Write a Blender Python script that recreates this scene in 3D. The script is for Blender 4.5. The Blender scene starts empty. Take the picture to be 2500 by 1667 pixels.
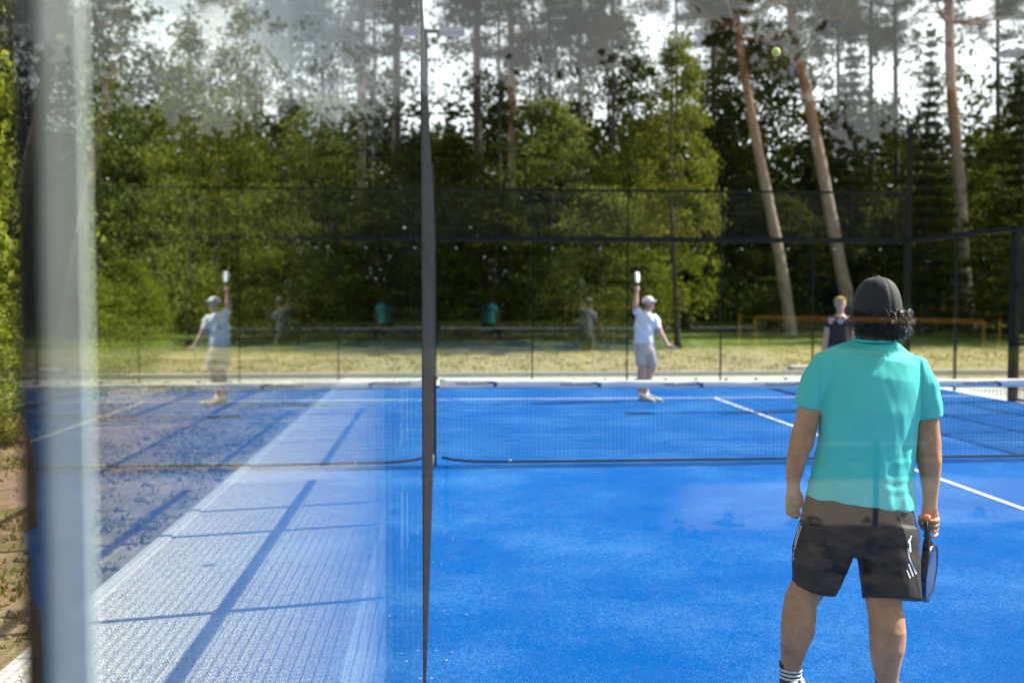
import bpy, bmesh, math, random
import numpy as np
from mathutils import Vector, Matrix, noise as mnoise
from mathutils.bvhtree import BVHTree
R_ = math.radians
sc = bpy.context.scene
COL = sc.collection

# ------------------------------------------------------------------ camera
CAM_H = 1.78
F_PX, CX, CY = 2431.0, 1250.0, 833.5
PITCH, YAW = math.atan(104.5 / 2431), math.atan(178 / 2431)
cd = bpy.data.cameras.new("camera"); cam = bpy.data.objects.new("camera", cd); COL.objects.link(cam)
cam.location = (0, 0, CAM_H)
cam.rotation_euler = (math.pi / 2 - PITCH, 0, -YAW)
cd.sensor_width = 36; cd.lens = 35.0
cd.clip_start = 0.02; cd.clip_end = 2000
cd.dof.use_dof = True; cd.dof.focus_distance = 4.5; cd.dof.aperture_fstop = 1.8
sc.camera = cam
_rm = cam.rotation_euler.to_matrix()
CR, CU, CF = _rm @ Vector((1, 0, 0)), _rm @ Vector((0, 1, 0)), _rm @ Vector((0, 0, -1))
CFH = Vector((CF.x, CF.y, 0)).normalized()
def C(px, py, D):                       # point measured in the photograph, at distance D
    return Vector((0, 0, CAM_H)) + CF * D + CR * ((px - CX) / F_PX * D) - CU * ((py - CY) / F_PX * D)
def G(px, D):                           # ground spot under a photographed column at distance D
    p = C(px, 729, D); return p.x, p.y

# ------------------------------------------------------------------ world and sun
SUN_EL = R_(41)
SUN_AZ = R_(78)                          # from +Y towards +X
w = bpy.data.worlds.new("World"); sc.world = w; w.use_nodes = True
nt = w.node_tree; nt.nodes.clear()
out = nt.nodes.new("ShaderNodeOutputWorld"); bg = nt.nodes.new("ShaderNodeBackground")
sky = nt.nodes.new("ShaderNodeTexSky"); sky.sky_type = 'NISHITA'; sky.sun_disc = False
sky.sun_elevation = SUN_EL; sky.sun_rotation = SUN_AZ; sky.dust_density = 3.0; sky.air_density = 1.0
tcw = nt.nodes.new("ShaderNodeTexCoord"); nzw = nt.nodes.new("ShaderNodeTexNoise")
nzw.inputs['Scale'].default_value = 3.2; nzw.inputs['Detail'].default_value = 5
crw = nt.nodes.new("ShaderNodeValToRGB"); crw.color_ramp.elements[0].position = .28; crw.color_ramp.elements[1].position = .52
mxw = nt.nodes.new("ShaderNodeMix"); mxw.data_type = 'RGBA'
mxw.inputs['B'].default_value = (15, 15.2, 15.6, 1)
nt.links.new(tcw.outputs['Generated'], nzw.inputs['Vector']); nt.links.new(nzw.outputs['Fac'], crw.inputs['Fac'])
sxw = nt.nodes.new('ShaderNodeSeparateXYZ'); nt.links.new(tcw.outputs['Generated'], sxw.inputs[0])
mzw = nt.nodes.new('ShaderNodeMapRange'); mzw.inputs['From Min'].default_value = .24; mzw.inputs['From Max'].default_value = .46; mzw.inputs['To Min'].default_value = 1; mzw.inputs['To Max'].default_value = .12
nt.links.new(sxw.outputs['Z'], mzw.inputs['Value'])
muw = nt.nodes.new('ShaderNodeMath'); muw.operation = 'MULTIPLY'
nt.links.new(crw.outputs['Color'], muw.inputs[0]); nt.links.new(mzw.outputs['Result'], muw.inputs[1])
nt.links.new(muw.outputs[0], mxw.inputs['Factor']); nt.links.new(sky.outputs['Color'], mxw.inputs['A'])
nt.links.new(mxw.outputs['Result'], bg.inputs['Color']); nt.links.new(bg.outputs['Background'], out.inputs['Surface'])
bg.inputs['Strength'].default_value = 0.055
sd = bpy.data.lights.new("sun", 'SUN'); sun = bpy.data.objects.new("sun", sd); COL.objects.link(sun)
sd.energy = 4.8; sd.angle = R_(0.53); sd.color = (1.0, 0.94, 0.85)
_sv = Vector((math.sin(SUN_AZ) * math.cos(SUN_EL), math.cos(SUN_AZ) * math.cos(SUN_EL), math.sin(SUN_EL)))
sun.rotation_euler = _sv.to_track_quat('Z', 'Y').to_euler()
sun.location = _sv * 60
sc.view_settings.view_transform = 'Standard'; sc.view_settings.look = 'None'
sc.view_settings.exposure = 1.12; sc.view_settings.gamma = 1
sc.render.engine = 'CYCLES'
sc.cycles.max_bounces = 14; sc.cycles.transparent_max_bounces = 24; sc.cycles.glossy_bounces = 6
sc.cycles.diffuse_bounces = 3; sc.cycles.transmission_bounces = 6
sc.cycles.caustics_reflective = False; sc.cycles.caustics_refractive = False
sc.cycles.sample_clamp_indirect = 4
sc.cycles.use_denoising = True

# ------------------------------------------------------------------ helpers
def tag(o, label=None, cat=None, group=None, kind=None):
    if label: o["label"] = label
    if cat: o["category"] = cat
    if group: o["group"] = group
    if kind: o["kind"] = kind
    return o
def empty(name, loc=(0, 0, 0), rz=0):
    o = bpy.data.objects.new(name, None); COL.objects.link(o); o.location = loc; o.rotation_euler = (0, 0, rz)
    o.empty_display_size = .1
    return o
def link(name, me, mats, parent=None, smooth=False):
    o = bpy.data.objects.new(name, me); COL.objects.link(o)
    if mats is not None:
        for m in (mats if isinstance(mats, (list, tuple)) else [mats]): me.materials.append(m)
    if smooth:
        me.polygons.foreach_set('use_smooth', [True] * len(me.polygons))
    if parent: o.parent = parent
    return o
class MB:                                # collects boxes, bars and tubes into one mesh
    def __init__(s): s.v = []; s.f = []
    def box(s, x0, x1, y0, y1, z0, z1, M=None):
        b = len(s.v)
        P = [Vector((x, y, z)) for z in (z0, z1) for y in (y0, y1) for x in (x0, x1)]
        if M: P = [M @ p for p in P]
        s.v += P
        for q in ((0, 2, 3, 1), (4, 5, 7, 6), (0, 1, 5, 4), (2, 6, 7, 3), (0, 4, 6, 2), (1, 3, 7, 5)):
            s.f.append(tuple(b + i for i in q))
        return s
    def bar(s, a, b_, w, h=None, up=Vector((0, 0, 1))):
        a = Vector(a); b_ = Vector(b_); h = h or w
        d = (b_ - a); L = d.length; d.normalize()
        if abs(d.dot(up)) > .95: up = Vector((0, 1, 0))
        x = d.cross(up).normalized(); y = x.cross(d)
        n = len(s.v)
        for t in (0, L):
            for sx, sy in ((-1, -1), (1, -1), (1, 1), (-1, 1)):
                s.v.append(a + d * t + x * (w / 2 * sx) + y * (h / 2 * sy))
        for q in ((3, 2, 1, 0), (4, 5, 6, 7), (0, 1, 5, 4), (1, 2, 6, 5), (2, 3, 7, 6), (3, 0, 4, 7)):
            s.f.append(tuple(n + i for i in q))
        return s
    def tube(s, pts, seg=10, ax=None):   # pts: (point, rx[, ry]); ax = direction rx is measured along
        n0 = len(s.v); N = len(pts)
        P = [Vector(p[0]) for p in pts]
        for i in range(N):
            d = (P[min(i + 1, N - 1)] - P[max(i - 1, 0)]).normalized()
            a = Vector(ax) if ax is not None else (Vector((0, 0, 1)) if abs(d.z) < .8 else Vector((1, 0, 0)))
            u = (a - d * a.dot(d)).normalized(); v = d.cross(u)
            rx = pts[i][1]; ry = pts[i][2] if len(pts[i]) > 2 else rx
            for k in range(seg):
                t = 2 * math.pi * k / seg
                s.v.append(P[i] + u * (rx * math.cos(t)) + v * (ry * math.sin(t)))
        for i in range(N - 1):
            for k in range(seg):
                a = n0 + i * seg + k; b = n0 + i * seg + (k + 1) % seg
                s.f.append((a, b, b + seg, a + seg))
        s.f.append(tuple(n0 + k for k in reversed(range(seg))))
        s.f.append(tuple(n0 + (N - 1) * seg + k for k in range(seg)))
        return s
    def ball(s, c, rx, ry=None, rz=None, seg=14, rings=9, M=None):
        ry = ry or rx; rz = rz or rx; c = Vector(c); n = len(s.v)
        s.v.append(None)
        for j in range(1, rings):
            ph = math.pi * j / rings
            for k in range(seg):
                t = 2 * math.pi * k / seg
                s.v.append(Vector((rx * math.sin(ph) * math.cos(t), ry * math.sin(ph) * math.sin(t), rz * math.cos(ph))))
        s.v.append(Vector((0, 0, -rz))); s.v[n] = Vector((0, 0, rz))
        for i in range(n, len(s.v)): s.v[i] = c + ((M @ s.v[i]) if M else s.v[i])
        last = len(s.v) - 1
        for k in range(seg):
            s.f.append((n, n + 1 + k, n + 1 + (k + 1) % seg))
            a = n + 1 + (rings - 2) * seg
            s.f.append((last, a + (k + 1) % seg, a + k))
        for j in range(rings - 2):
            for k in range(seg):
                a = n + 1 + j * seg + k; b = n + 1 + j * seg + (k + 1) % seg
                s.f.append((a, a + seg, b + seg, b))
        return s
    def mesh(s, name="m"):
        me = bpy.data.meshes.new(name); me.from_pydata([tuple(p) for p in s.v], [], s.f); me.update(); return me
    def build(s, name, mat, parent=None, smooth=False):
        return link(name, s.mesh(name), mat, parent, smooth)
def remeshed(mb, voxel, smooth_it=4, factor=.5):
    me = mb.mesh("tmp"); o = bpy.data.objects.new("tmp", me); COL.objects.link(o)
    m = o.modifiers.new("r", 'REMESH'); m.mode = 'VOXEL'; m.voxel_size = voxel
    if smooth_it:
        s_ = o.modifiers.new("s", 'SMOOTH'); s_.iterations = smooth_it; s_.factor = factor
    dg = bpy.context.evaluated_depsgraph_get()
    res = bpy.data.meshes.new_from_object(o.evaluated_get(dg))
    bpy.data.objects.remove(o); bpy.data.meshes.remove(me)
    return res
def displace(me, fn):
    n = len(me.vertices)
    nor = np.empty(n * 3); me.vertices.foreach_get('normal', nor); nor = nor.reshape(-1, 3)
    co = np.empty(n * 3); me.vertices.foreach_get('co', co); co = co.reshape(-1, 3)
    for i in range(n):
        co[i] += nor[i] * fn(co[i], nor[i])
    me.vertices.foreach_set('co', co.ravel()); me.update()

# ------------------------------------------------------------------ materials
def nmat(name):
    m = bpy.data.materials.new(name); m.use_nodes = True
    n = m.node_tree; b = n.nodes['Principled BSDF']; return m, n, b
def ramp(n, fac, stops):
    r = n.nodes.new('ShaderNodeValToRGB'); e = r.color_ramp.elements
    while len(e) < len(stops): e.new(.5)
    for i, (p, c) in enumerate(stops): e[i].position = p; e[i].color = (*c, 1)
    n.links.new(fac, r.inputs['Fac']); return r.outputs['Color']
def noise_tex(n, scale, detail=4, rough=.55, vec=None, stretch=None):
    t = n.nodes.new('ShaderNodeTexNoise'); t.inputs['Scale'].default_value = scale
    t.inputs['Detail'].default_value = detail; t.inputs['Roughness'].default_value = rough
    if vec is None: vec = n.nodes.new('ShaderNodeTexCoord').outputs['Object']
    if stretch:
        mp = n.nodes.new('ShaderNodeMapping'); mp.inputs['Scale'].default_value = stretch
        n.links.new(vec, mp.inputs['Vector']); vec = mp.outputs['Vector']
    n.links.new(vec, t.inputs['Vector']); return t.outputs['Fac']
def mixc(n, fac, a, b, mode='MIX'):
    x = n.nodes.new('ShaderNodeMix'); x.data_type = 'RGBA'; x.blend_type = mode
    for k, v in (('Factor', fac), ('A', a), ('B', b)):
        if isinstance(v, (int, float)): x.inputs[k].default_value = v
        elif isinstance(v, tuple): x.inputs[k].default_value = (*v, 1)
        else: n.links.new(v, x.inputs[k])
    return x.outputs['Result']
def math_(n, op, a, b=None, c=None, clamp=False):
    x = n.nodes.new('ShaderNodeMath'); x.operation = op; x.use_clamp = clamp
    for i, v in enumerate((a, b, c)):
        if v is None: continue
        if isinstance(v, (int, float)): x.inputs[i].default_value = v
        else: n.links.new(v, x.inputs[i])
    return x.outputs[0]
def bump(n, b, h, strength=.3, dist=.01):
    x = n.nodes.new('ShaderNodeBump'); x.inputs['Strength'].default_value = strength; x.inputs['Distance'].default_value = dist
    n.links.new(h, x.inputs['Height']); n.links.new(x.outputs['Normal'], b.inputs['Normal'])
def simple(name, col, rough=.6, scale=30, var=.25, bmp=0, metal=0, spec=.5, sheen=0):
    m, n, b = nmat(name)
    f = noise_tex(n, scale)
    lo = tuple(c * (1 - var) for c in col); hi = tuple(min(1, c * (1 + var)) for c in col)
    n.links.new(ramp(n, f, [(.3, lo), (.7, hi)]), b.inputs['Base Color'])
    b.inputs['Roughness'].default_value = rough; b.inputs['Metallic'].default_value = metal
    b.inputs['Specular IOR Level'].default_value = spec
    if sheen: b.inputs['Sheen Weight'].default_value = sheen
    if bmp: bump(n, b, noise_tex(n, scale * 3), bmp, .004)
    return m
def glass_mat(name, tint=(.955, .985, .97)):
    m, n, b = nmat(name); n.nodes.remove(b)
    o = n.nodes['Material Output']
    g = n.nodes.new('ShaderNodeNewGeometry'); vm = n.nodes.new('ShaderNodeVectorMath'); vm.operation = 'DOT_PRODUCT'
    n.links.new(g.outputs['Incoming'], vm.inputs[0]); n.links.new(g.outputs['Normal'], vm.inputs[1])
    c = math_(n, 'ABSOLUTE', vm.outputs['Value']); c = math_(n, 'SUBTRACT', 1.0, c)
    p = math_(n, 'POWER', c, 5.0); F = math_(n, 'MULTIPLY_ADD', p, .965, .034, clamp=True)
    t = n.nodes.new('ShaderNodeBsdfTransparent'); t.inputs['Color'].default_value = (*tint, 1)
    gl = n.nodes.new('ShaderNodeBsdfGlossy'); gl.inputs['Roughness'].default_value = 0.0
    gl.inputs['Color'].default_value = (1, 1, 1, 1)
    mx = n.nodes.new('ShaderNodeMixShader'); n.links.new(F, mx.inputs[0])
    n.links.new(t.outputs[0], mx.inputs[1]); n.links.new(gl.outputs[0], mx.inputs[2]); n.links.new(mx.outputs[0], o.inputs['Surface'])
    return m
def leaf_mat(name, cols, trans=.45):
    m, n, b = nmat(name); o = n.nodes['Material Output']
    g = n.nodes.new('ShaderNodeNewGeometry')
    c = ramp(n, g.outputs['Random Per Island'], [(i / max(1, len(cols) - 1), k) for i, k in enumerate(cols)])
    n.links.new(c, b.inputs['Base Color']); b.inputs['Roughness'].default_value = .7
    b.inputs['Specular IOR Level'].default_value = .03
    t = n.nodes.new('ShaderNodeBsdfTranslucent')
    n.links.new(mixc(n, 1.0, c, (1.2, 1.15, .4), 'MULTIPLY'), t.inputs['Color'])
    mx = n.nodes.new('ShaderNodeMixShader'); mx.inputs[0].default_value = trans
    n.links.new(b.outputs[0], mx.inputs[1]); n.links.new(t.outputs[0], mx.inputs[2]); n.links.new(mx.outputs[0], o.inputs['Surface'])
    return m

M_GLASS = glass_mat("toughened_glass")
M_STEEL = simple("black_powder_coat", (.010, .011, .012), .6, 12, .2, spec=.2)
M_WIRE = simple("black_wire", (.035, .035, .038), .35, 60, .2)
M_WIRE2 = simple("sunlit_wire_tone", (.075, .07, .07), .5, 60, .4)  # lighter copy of the black wire, sunlight put into its colour
M_BOLT = simple("zinc_bolt", (.55, .56, .58), .25, 80, .1, metal=.9)
M_WHITE = simple("white_vinyl", (.78, .79, .80), .5, 9, .04, bmp=.1)
M_WLINE = simple("white_turf_fibre", (.74, .76, .78), .9, 180, .18, bmp=.4)
M_CORD = simple("net_cord", (.10, .11, .12), .6, 90, .2)
M_TAPE = simple("black_net_tape", (.012, .012, .014), .6, 30, .2)
M_INK = simple("printed_ink", (.03, .04, .05), .6, 30, .1)
M_BLUEINK = simple("blue_ink", (.03, .09, .35), .6, 30, .1)
M_LAMP = simple("grey_lamp_housing", (.35, .37, .40), .5, 12, .1)
M_YELLOW = simple("yellow_net_webbing", (.85, .42, .03), .6, 20, .15)
M_REDTAPE = simple("red_tape", (.6, .03, .02), .5, 20, .1)
M_CONC = simple("pale_concrete", (.52, .50, .46), .85, 22, .16, bmp=.3)
M_PALEEDGE = simple("pale_edge", (.80, .80, .75), .5, 6, .12)

# blue artificial turf with quartz sand
def turf():
    m, n, b = nmat("blue_turf")
    tc = n.nodes.new('ShaderNodeTexCoord').outputs['Object']
    big = noise_tex(n, .8, 4, .6, tc); mid = noise_tex(n, 30, 8, .8, tc, (1, .6, 1)); fine = noise_tex(n, 120, 4, .8, tc, (1, .5, 1))
    s = math_(n, 'ADD', math_(n, 'MULTIPLY', big, .8), math_(n, 'ADD', math_(n, 'MULTIPLY', mid, .9), math_(n, 'MULTIPLY', fine, .9)))
    f = n.nodes.new('ShaderNodeMapRange'); f.inputs['From Min'].default_value = 1.26; f.inputs['From Max'].default_value = 1.56
    n.links.new(s, f.inputs['Value'])
    fib = ramp(n, fine, [(.3, (.0, .055, .26)), (.7, (.0, .14, .53))])
    c = mixc(n, math_(n, 'MULTIPLY', f.outputs['Result'], .40), fib, (.12, .36, .70))
    n.links.new(c, b.inputs['Base Color']); b.inputs['Roughness'].default_value = .85
    b.inputs['Specular IOR Level'].default_value = .04
    bump(n, b, fine, .8, .012)
    return m
M_TURF = turf()
def paving():
    m, n, b = nmat("grit_paving")
    tc = n.nodes.new('ShaderNodeTexCoord').outputs['Object']
    v = n.nodes.new('ShaderNodeTexVoronoi'); v.inputs['Scale'].default_value = 95; n.links.new(tc, v.inputs['Vector'])
    a = ramp(n, v.outputs['Color'], [(.15, (.24, .215, .185)), (.5, (.56, .515, .455)), (.9, (.76, .71, .63))])
    c = mixc(n, ramp(n, noise_tex(n, 2.2, 5, .6, tc), [(.35, (0, 0, 0)), (.7, (.5, .5, .5))]), a, (.58, .53, .465))
    n.links.new(c, b.inputs['Base Color']); b.inputs['Roughness'].default_value = .9
    bump(n, b, v.outputs['Distance'], .7, .01)
    return m
M_PAVE = paving()
def earth():
    m, n, b = nmat("earth_and_grass")
    tc = n.nodes.new('ShaderNodeTexCoord').outputs['Object']
    sx = n.nodes.new('ShaderNodeSeparateXYZ'); n.links.new(tc, sx.inputs[0])
    soil = ramp(n, noise_tex(n, 3.5, 8, .7, tc), [(.3, (.10, .062, .036)), (.55, (.24, .165, .10)), (.75, (.38, .28, .18))])
    dry = ramp(n, noise_tex(n, 2.6, 8, .75, tc, (1, .5, 1)), [(.30, (.13, .14, .04)), (.44, (.30, .25, .11)), (.6, (.45, .35, .20)), (.78, (.58, .46, .31))])
    grn = ramp(n, noise_tex(n, 3.0, 6, .7, tc), [(.3, (.05, .10, .012)), (.7, (.17, .22, .03))])
    wob = math_(n, 'MULTIPLY', math_(n, 'SUBTRACT', noise_tex(n, .35, 4, .6, tc), .5), 9)
    yy = math_(n, 'ADD', sx.outputs['Y'], wob)
    g1 = math_(n, 'MULTIPLY_ADD', yy, 1 / 5.0, -31.5 / 5.0, clamp=True)
    xx = math_(n, 'ADD', sx.outputs['X'], math_(n, 'MULTIPLY', wob, .35))
    lw = math_(n, 'MULTIPLY_ADD', xx, -1 / 1.5, -1.2, clamp=True)            # left of the paving: soil
    near = math_(n, 'MULTIPLY_ADD', yy, -1 / 6.0, 22 / 6.0, clamp=True)
    c = mixc(n, math_(n, 'MULTIPLY', lw, near), dry, soil)
    c = mixc(n, g1, c, grn)
    patch = ramp(n, noise_tex(n, 1.7, 6, .7, tc), [(.55, (0, 0, 0)), (.66, (1, 1, 1))])
    c = mixc(n, math_(n, 'MULTIPLY', patch, .55), c, grn)
    b0 = math_(n, 'MULTIPLY_ADD', math_(n, 'ADD', sx.outputs['Y'], math_(n, 'MULTIPLY', wob, .07)), -1 / .12, -.6 / .12, clamp=True)      # behind the court: dug soil then pale sand
    b1 = math_(n, 'MULTIPLY_ADD', math_(n, 'ADD', sx.outputs['Y'], math_(n, 'MULTIPLY', wob, .04)), -1 / .15, -7.2 / .15, clamp=True)
    dk = ramp(n, noise_tex(n, 3.2, 8, .72, tc), [(.36, (.012, .009, .007)), (.50, (.10, .072, .052)), (.72, (.30, .23, .17))])
    diag = math_(n, 'ADD', math_(n, 'MULTIPLY', sx.outputs['Y'], .235), sx.outputs['X'])
    dg = math_(n, 'MULTIPLY_ADD', math_(n, 'ADD', diag, math_(n, 'MULTIPLY', wob, .05)), 3.0, 0.0, clamp=True)  # dark soil colour here stands in for the camera operator's mirrored silhouette
    b1 = math_(n, 'MULTIPLY', math_(n, 'MULTIPLY', b1, dg), math_(n, 'MULTIPLY_ADD', math_(n, 'ADD', sx.outputs['Y'], math_(n, 'MULTIPLY', wob, .08)), 1 / .3, 9.4 / .3, clamp=True))
    c = mixc(n, b0, c, dk); c = mixc(n, b1, c, (.62, .50, .37))
    b2 = math_(n, 'MULTIPLY_ADD', sx.outputs['Y'], -1 / 2, -26.0 / 2, clamp=True)
    c = mixc(n, b2, c, grn)
    n.links.new(c, b.inputs['Base Color']); b.inputs['Roughness'].default_value = .95; b.inputs['Specular IOR Level'].default_value = .15
    bump(n, b, noise_tex(n, 14, 8, .75, tc), .9, .05)
    return m
M_EARTH = earth()

# ------------------------------------------------------------------ ground, paving, court
def terr(x, y):
    t = min(1, max(0, (y - 30) / 30)); z = 1.3 * t * t * (3 - 2 * t)
    t2 = min(1, max(0, (-x - 7) / 14)); z += .9 * t2 * t2 * (3 - 2 * t2)
    return z
def axis(lo, hi, dlo, dhi, step, ext):
    a = []; v = lo
    while v < dlo: a.append(v); v += ext
    v = dlo
    while v <= dhi: a.append(v); v += step
    v = dhi + ext
    while v <= hi: a.append(v); v += ext
    return a
xs = axis(-400, 400, -40, 60, 1.0, 45); ys = axis(-400, 600, -48, 90, 1.0, 45)
gv, gf = [], []
rng = random.Random(3)
for y in ys:
    for x in xs:
        bumpz = .06 * mnoise.noise(Vector((x * .35, y * .35, 0)))
        inside = (-3.2 < x < 14 and -1 < y < 26)
        gv.append((x, y, terr(x, y) - .035 + (0 if inside else bumpz)))
nx = len(xs)
for j in range(len(ys) - 1):
    for i in range(nx - 1):
        a = j * nx + i; gf.append((a, a + 1, a + nx + 1, a + nx))
me = bpy.data.meshes.new("ground"); me.from_pydata(gv, [], gf)
tag(link("ground", me, M_EARTH, smooth=True), kind="structure")

XL, XR, Y0, YN, Y1 = -0.066, 9.934, 0.19, 10.6, 20.6       # court limits
mb = MB().box(-2.0, XL - .40, -1.0, 22.6, -.2, -.004)
mb.box(XL - .40, 11.2, 20.85, 22.6, -.2, -.0045)
mb.box(XR + .3, 11.2, -1.0, 20.85, -.2, -.004)
tag(mb.build("pavement", M_PAVE), kind="structure")
mb = MB()
y = -1.0
while y < 22.6:
    mb.box(-2.085, -2.003, y, y + .992, -.2, .012); y += 1.0
mb = mb.build("pavement_kerb", M_CONC); tag(mb, kind="structure")
mb = MB().box(XL - .40, XL + .0, -.2, 20.6, -.2, -.002).box(XR - .02, XR + .3, -.2, 20.6, -.2, -.002).box(XL - .4, XR + .3, 20.6, 20.85, -.2, -.002)
tag(mb.build("foundation_strip", simple("white_concrete", (.84, .84, .82), .8, 22, .06, bmp=.3)), kind="structure")
mb = MB().box(XL + .001, XR - .02, Y0 - .1, Y1, -.15, 0.0)
tag(mb.build("court_floor", M_TURF), kind="structure")
# lines, sheets 4 mm above the turf
mb = MB()
for yy in (YN + 6.95, YN - 6.95):
    mb.box(XL + .03, XR - .03, yy - .025, yy + .025, .001, .005)
mb.box(4.93 - .025, 4.93 + .025, YN - 6.93 + .0, YN + 6.925, .001, .0055)
tag(mb.build("court_lines", M_WLINE), kind="structure")

# ------------------------------------------------------------------ enclosure
def wire_panel(parent, P0, P1, z0, z1, pitch=.05, t=.0042, name="wire_mesh", mat=None):
    P0 = Vector(P0); P1 = Vector(P1); L = (P1 - P0).length; d = (P1 - P0) / L
    mb = MB(); n = int(L / pitch)
    for i in range(n + 1):
        p = P0 + d * (i * L / n); mb.bar((p.x, p.y, z0), (p.x, p.y, z1), t)
    k = int((z1 - z0) / pitch); off = Vector((-d.y, d.x, 0)) * (t * .95)
    for j in range(k + 1):
        z = z0 + (z1 - z0) * j / k
        a = P0 + off; b = P1 + off
        mb.bar((a.x, a.y, z), (b.x, b.y, z), t)
    return mb.build(name, mat or M_WIRE, parent)
def pane(parent, x0, x1, y0, y1, z0, z1):
    return MB().box(x0, x1, y0, y1, z0, z1).build("glass_pane", M_GLASS, parent)
TH = .012
def bolts(parent, pts, axis_, r=.022):
    for p in pts:
        mb = MB(); a = Vector(p); d = Vector(axis_)
        mb.tube([(a - d * .006, r * .7), (a - d * .004, r), (a + d * .004, r), (a + d * .006, r * .7)], 12)
        mb.build("clamp_disc", M_BOLT, parent, True)

# near back glass, the camera looks through it
nb = empty("glass_wall", (XL, Y0, 0))
tag(nb, "clear glass back wall at the near end of the blue court, seen straight through, holding faint reflections", "glass wall", "glass walls of the court")
nb.location = (0, 0, 0)
xe = [XL, 2.0, 4.0, 6.0, 8.0, XR - .02]
for a, b_ in zip(xe[:-1], xe[1:]):
    pane(nb, a + (.002 if a > 0 else 0), b_ - .002, Y0 - TH, Y0, .02, 3.0)

# left side glass
lg = empty("glass_wall"); tag(lg, "long mirror-like side glass running away at the left, reflecting the court", "glass wall", "glass walls of the court")
pane(lg, XL - TH, XL, Y0 + .002, 1.788, .02, 3.0)
pane(lg, XL - TH, XL, 1.792, 3.83, .02, 3.0)
# flat steel stanchions standing outside the glass
for (ya, wd) in ((2.47, .05), (3.80, .05)):
    MB().box(XL - TH - .006 - wd, XL - TH - .006, ya, ya + .06, -.01, 3.0).build("stanchion", M_STEEL, lg)
MB().box(XL - .075, XL - TH - .004, Y0 + .01, 3.9, 3.0, 3.05).build("top_rail", M_STEEL, lg)
bolts(lg, [(XL + .004, 1.79 + s * .06, z) for s in (-1, 1) for z in (.4, 2.6)], (1, 0, 0), .012)

# upright strips added to stand in for the blurred near glass edge
cp = empty("edge_standin", (0, 0, 0))
tag(cp, "out of focus grey and black upright strip standing in for the near glass edge, close to the lens at the left edge", "glass edge stand-in")
def px_x(px, Y): 
    a = math.atan((px - 1250) / F_PX) + YAW; return math.tan(a) * Y
YP = .85
MB().box(px_x(55, YP), px_x(106, YP), YP - .012, YP + .012, -.02, 3.0).build("dark_edge_strip", M_STEEL, cp)
MB().box(px_x(106, YP) + .0005, px_x(215, YP), YP - .004, YP + .004, -.02, 3.0).build("pale_edge_strip", M_PALEEDGE, cp)

# left mesh fence
lf = empty("mesh_fence"); tag(lf, "black wire mesh side fence seen edge-on as a narrow dark strip beside the net post", "fence", "wire mesh side fences")
for ya in (3.97, 5.95, 7.95, 8.85, 11.1, 12.9, 14.9, 16.55):
    MB().box(XL - .075, XL - .025, ya - .025, ya + .025, -.01, 3.0).build("fence_post", M_STEEL, lf)
wire_panel(lf, (XL, 3.90, 0), (XL, 10.1, 0), .06, 3.0, mat=M_WIRE2)
wire_panel(lf, (XL, 10.95, 0), (XL, 16.55, 0), .06, 3.0, mat=M_WIRE2)
for z in (.03, 1.0, 2.0, 3.02):
    for ya, yb in ((3.9, 10.1), (10.95, 16.55)):
        MB().box(XL - .06, XL - .02, ya, yb, z - .02, z + .02).build("rail", M_STEEL, lf)
# far left glass corner
fl = empty("glass_wall"); tag(fl, "far glass panes of the left side, hidden edge-on behind the mesh strip", "glass wall", "glass walls of the court")
pane(fl, XL - TH, XL, 16.62, 18.6, .02, 3.0); pane(fl, XL - TH, XL, 18.61, 20.58, .02, 3.0)
MB().box(XL - .08, XL - .015, 16.6, 20.6, 3.0, 3.07).build("top_rail", M_STEEL, fl)
wire_panel(fl, (XL - .03, 16.6, 0), (XL - .03, 20.6, 0), 3.07, 4.0)
MB().box(XL - .08, XL - .02, 16.6, 20.6, 4.0, 4.05).build("upper_rail", M_STEEL, fl)

# far end wall
fe = empty("glass_wall"); tag(fe, "far end wall of five glass panes under a black rail and wire mesh", "glass wall", "glass walls of the court")
xe = [XL, 1.934, 3.934, 5.934, 7.934, XR]
for a, b_ in zip(xe[:-1], xe[1:]):
    pane(fe, a + .004, b_ - .004, Y1, Y1 + TH, .02, 2.96)
for xx in xe:
    MB().box(xx - .012, xx + .012, Y1 + .03, Y1 + .09, -.01, 2.96).build("stanchion", M_STEEL, fe)
    MB().box(xx - .015, xx + .015, Y1 + .01, Y1 + .05, 3.065, 4.0).build("mesh_post", M_STEEL, fe)
MB().box(XL - .03, XR + .03, Y1 - .02, Y1 + .09, 2.96, 3.065).build("top_rail", M_STEEL, fe)
MB().box(XL - .03, XR + .03, Y1 + .01, Y1 + .05, 4.0, 4.045).build("upper_rail", M_STEEL, fe)
wire_panel(fe, (XL, Y1 + .02, 0), (XR, Y1 + .02, 0), 3.065, 4.0, t=.0028)
mbk = MB(); xx = XL + .3
while xx < XR:
    mbk.box(xx - .03, xx + .03, Y1 - .015, Y1 - .001, .0, .10); xx += .645
mbk.build("foot_clamps", M_STEEL, fe)
bolts(fe, [(XL + .42 + 1.0 * k, Y1 - .006, 2.82) for k in range(10)], (0, 1, 0), .022)
# kerb row behind the end wall
kb = MB(); xx = -14.0
while xx < 16:
    kb.box(xx, xx + .985, 22.62, 22.75, -.1, .10); xx += 1.0
tag(kb.build("kerb", M_CONC), kind="structure")

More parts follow.
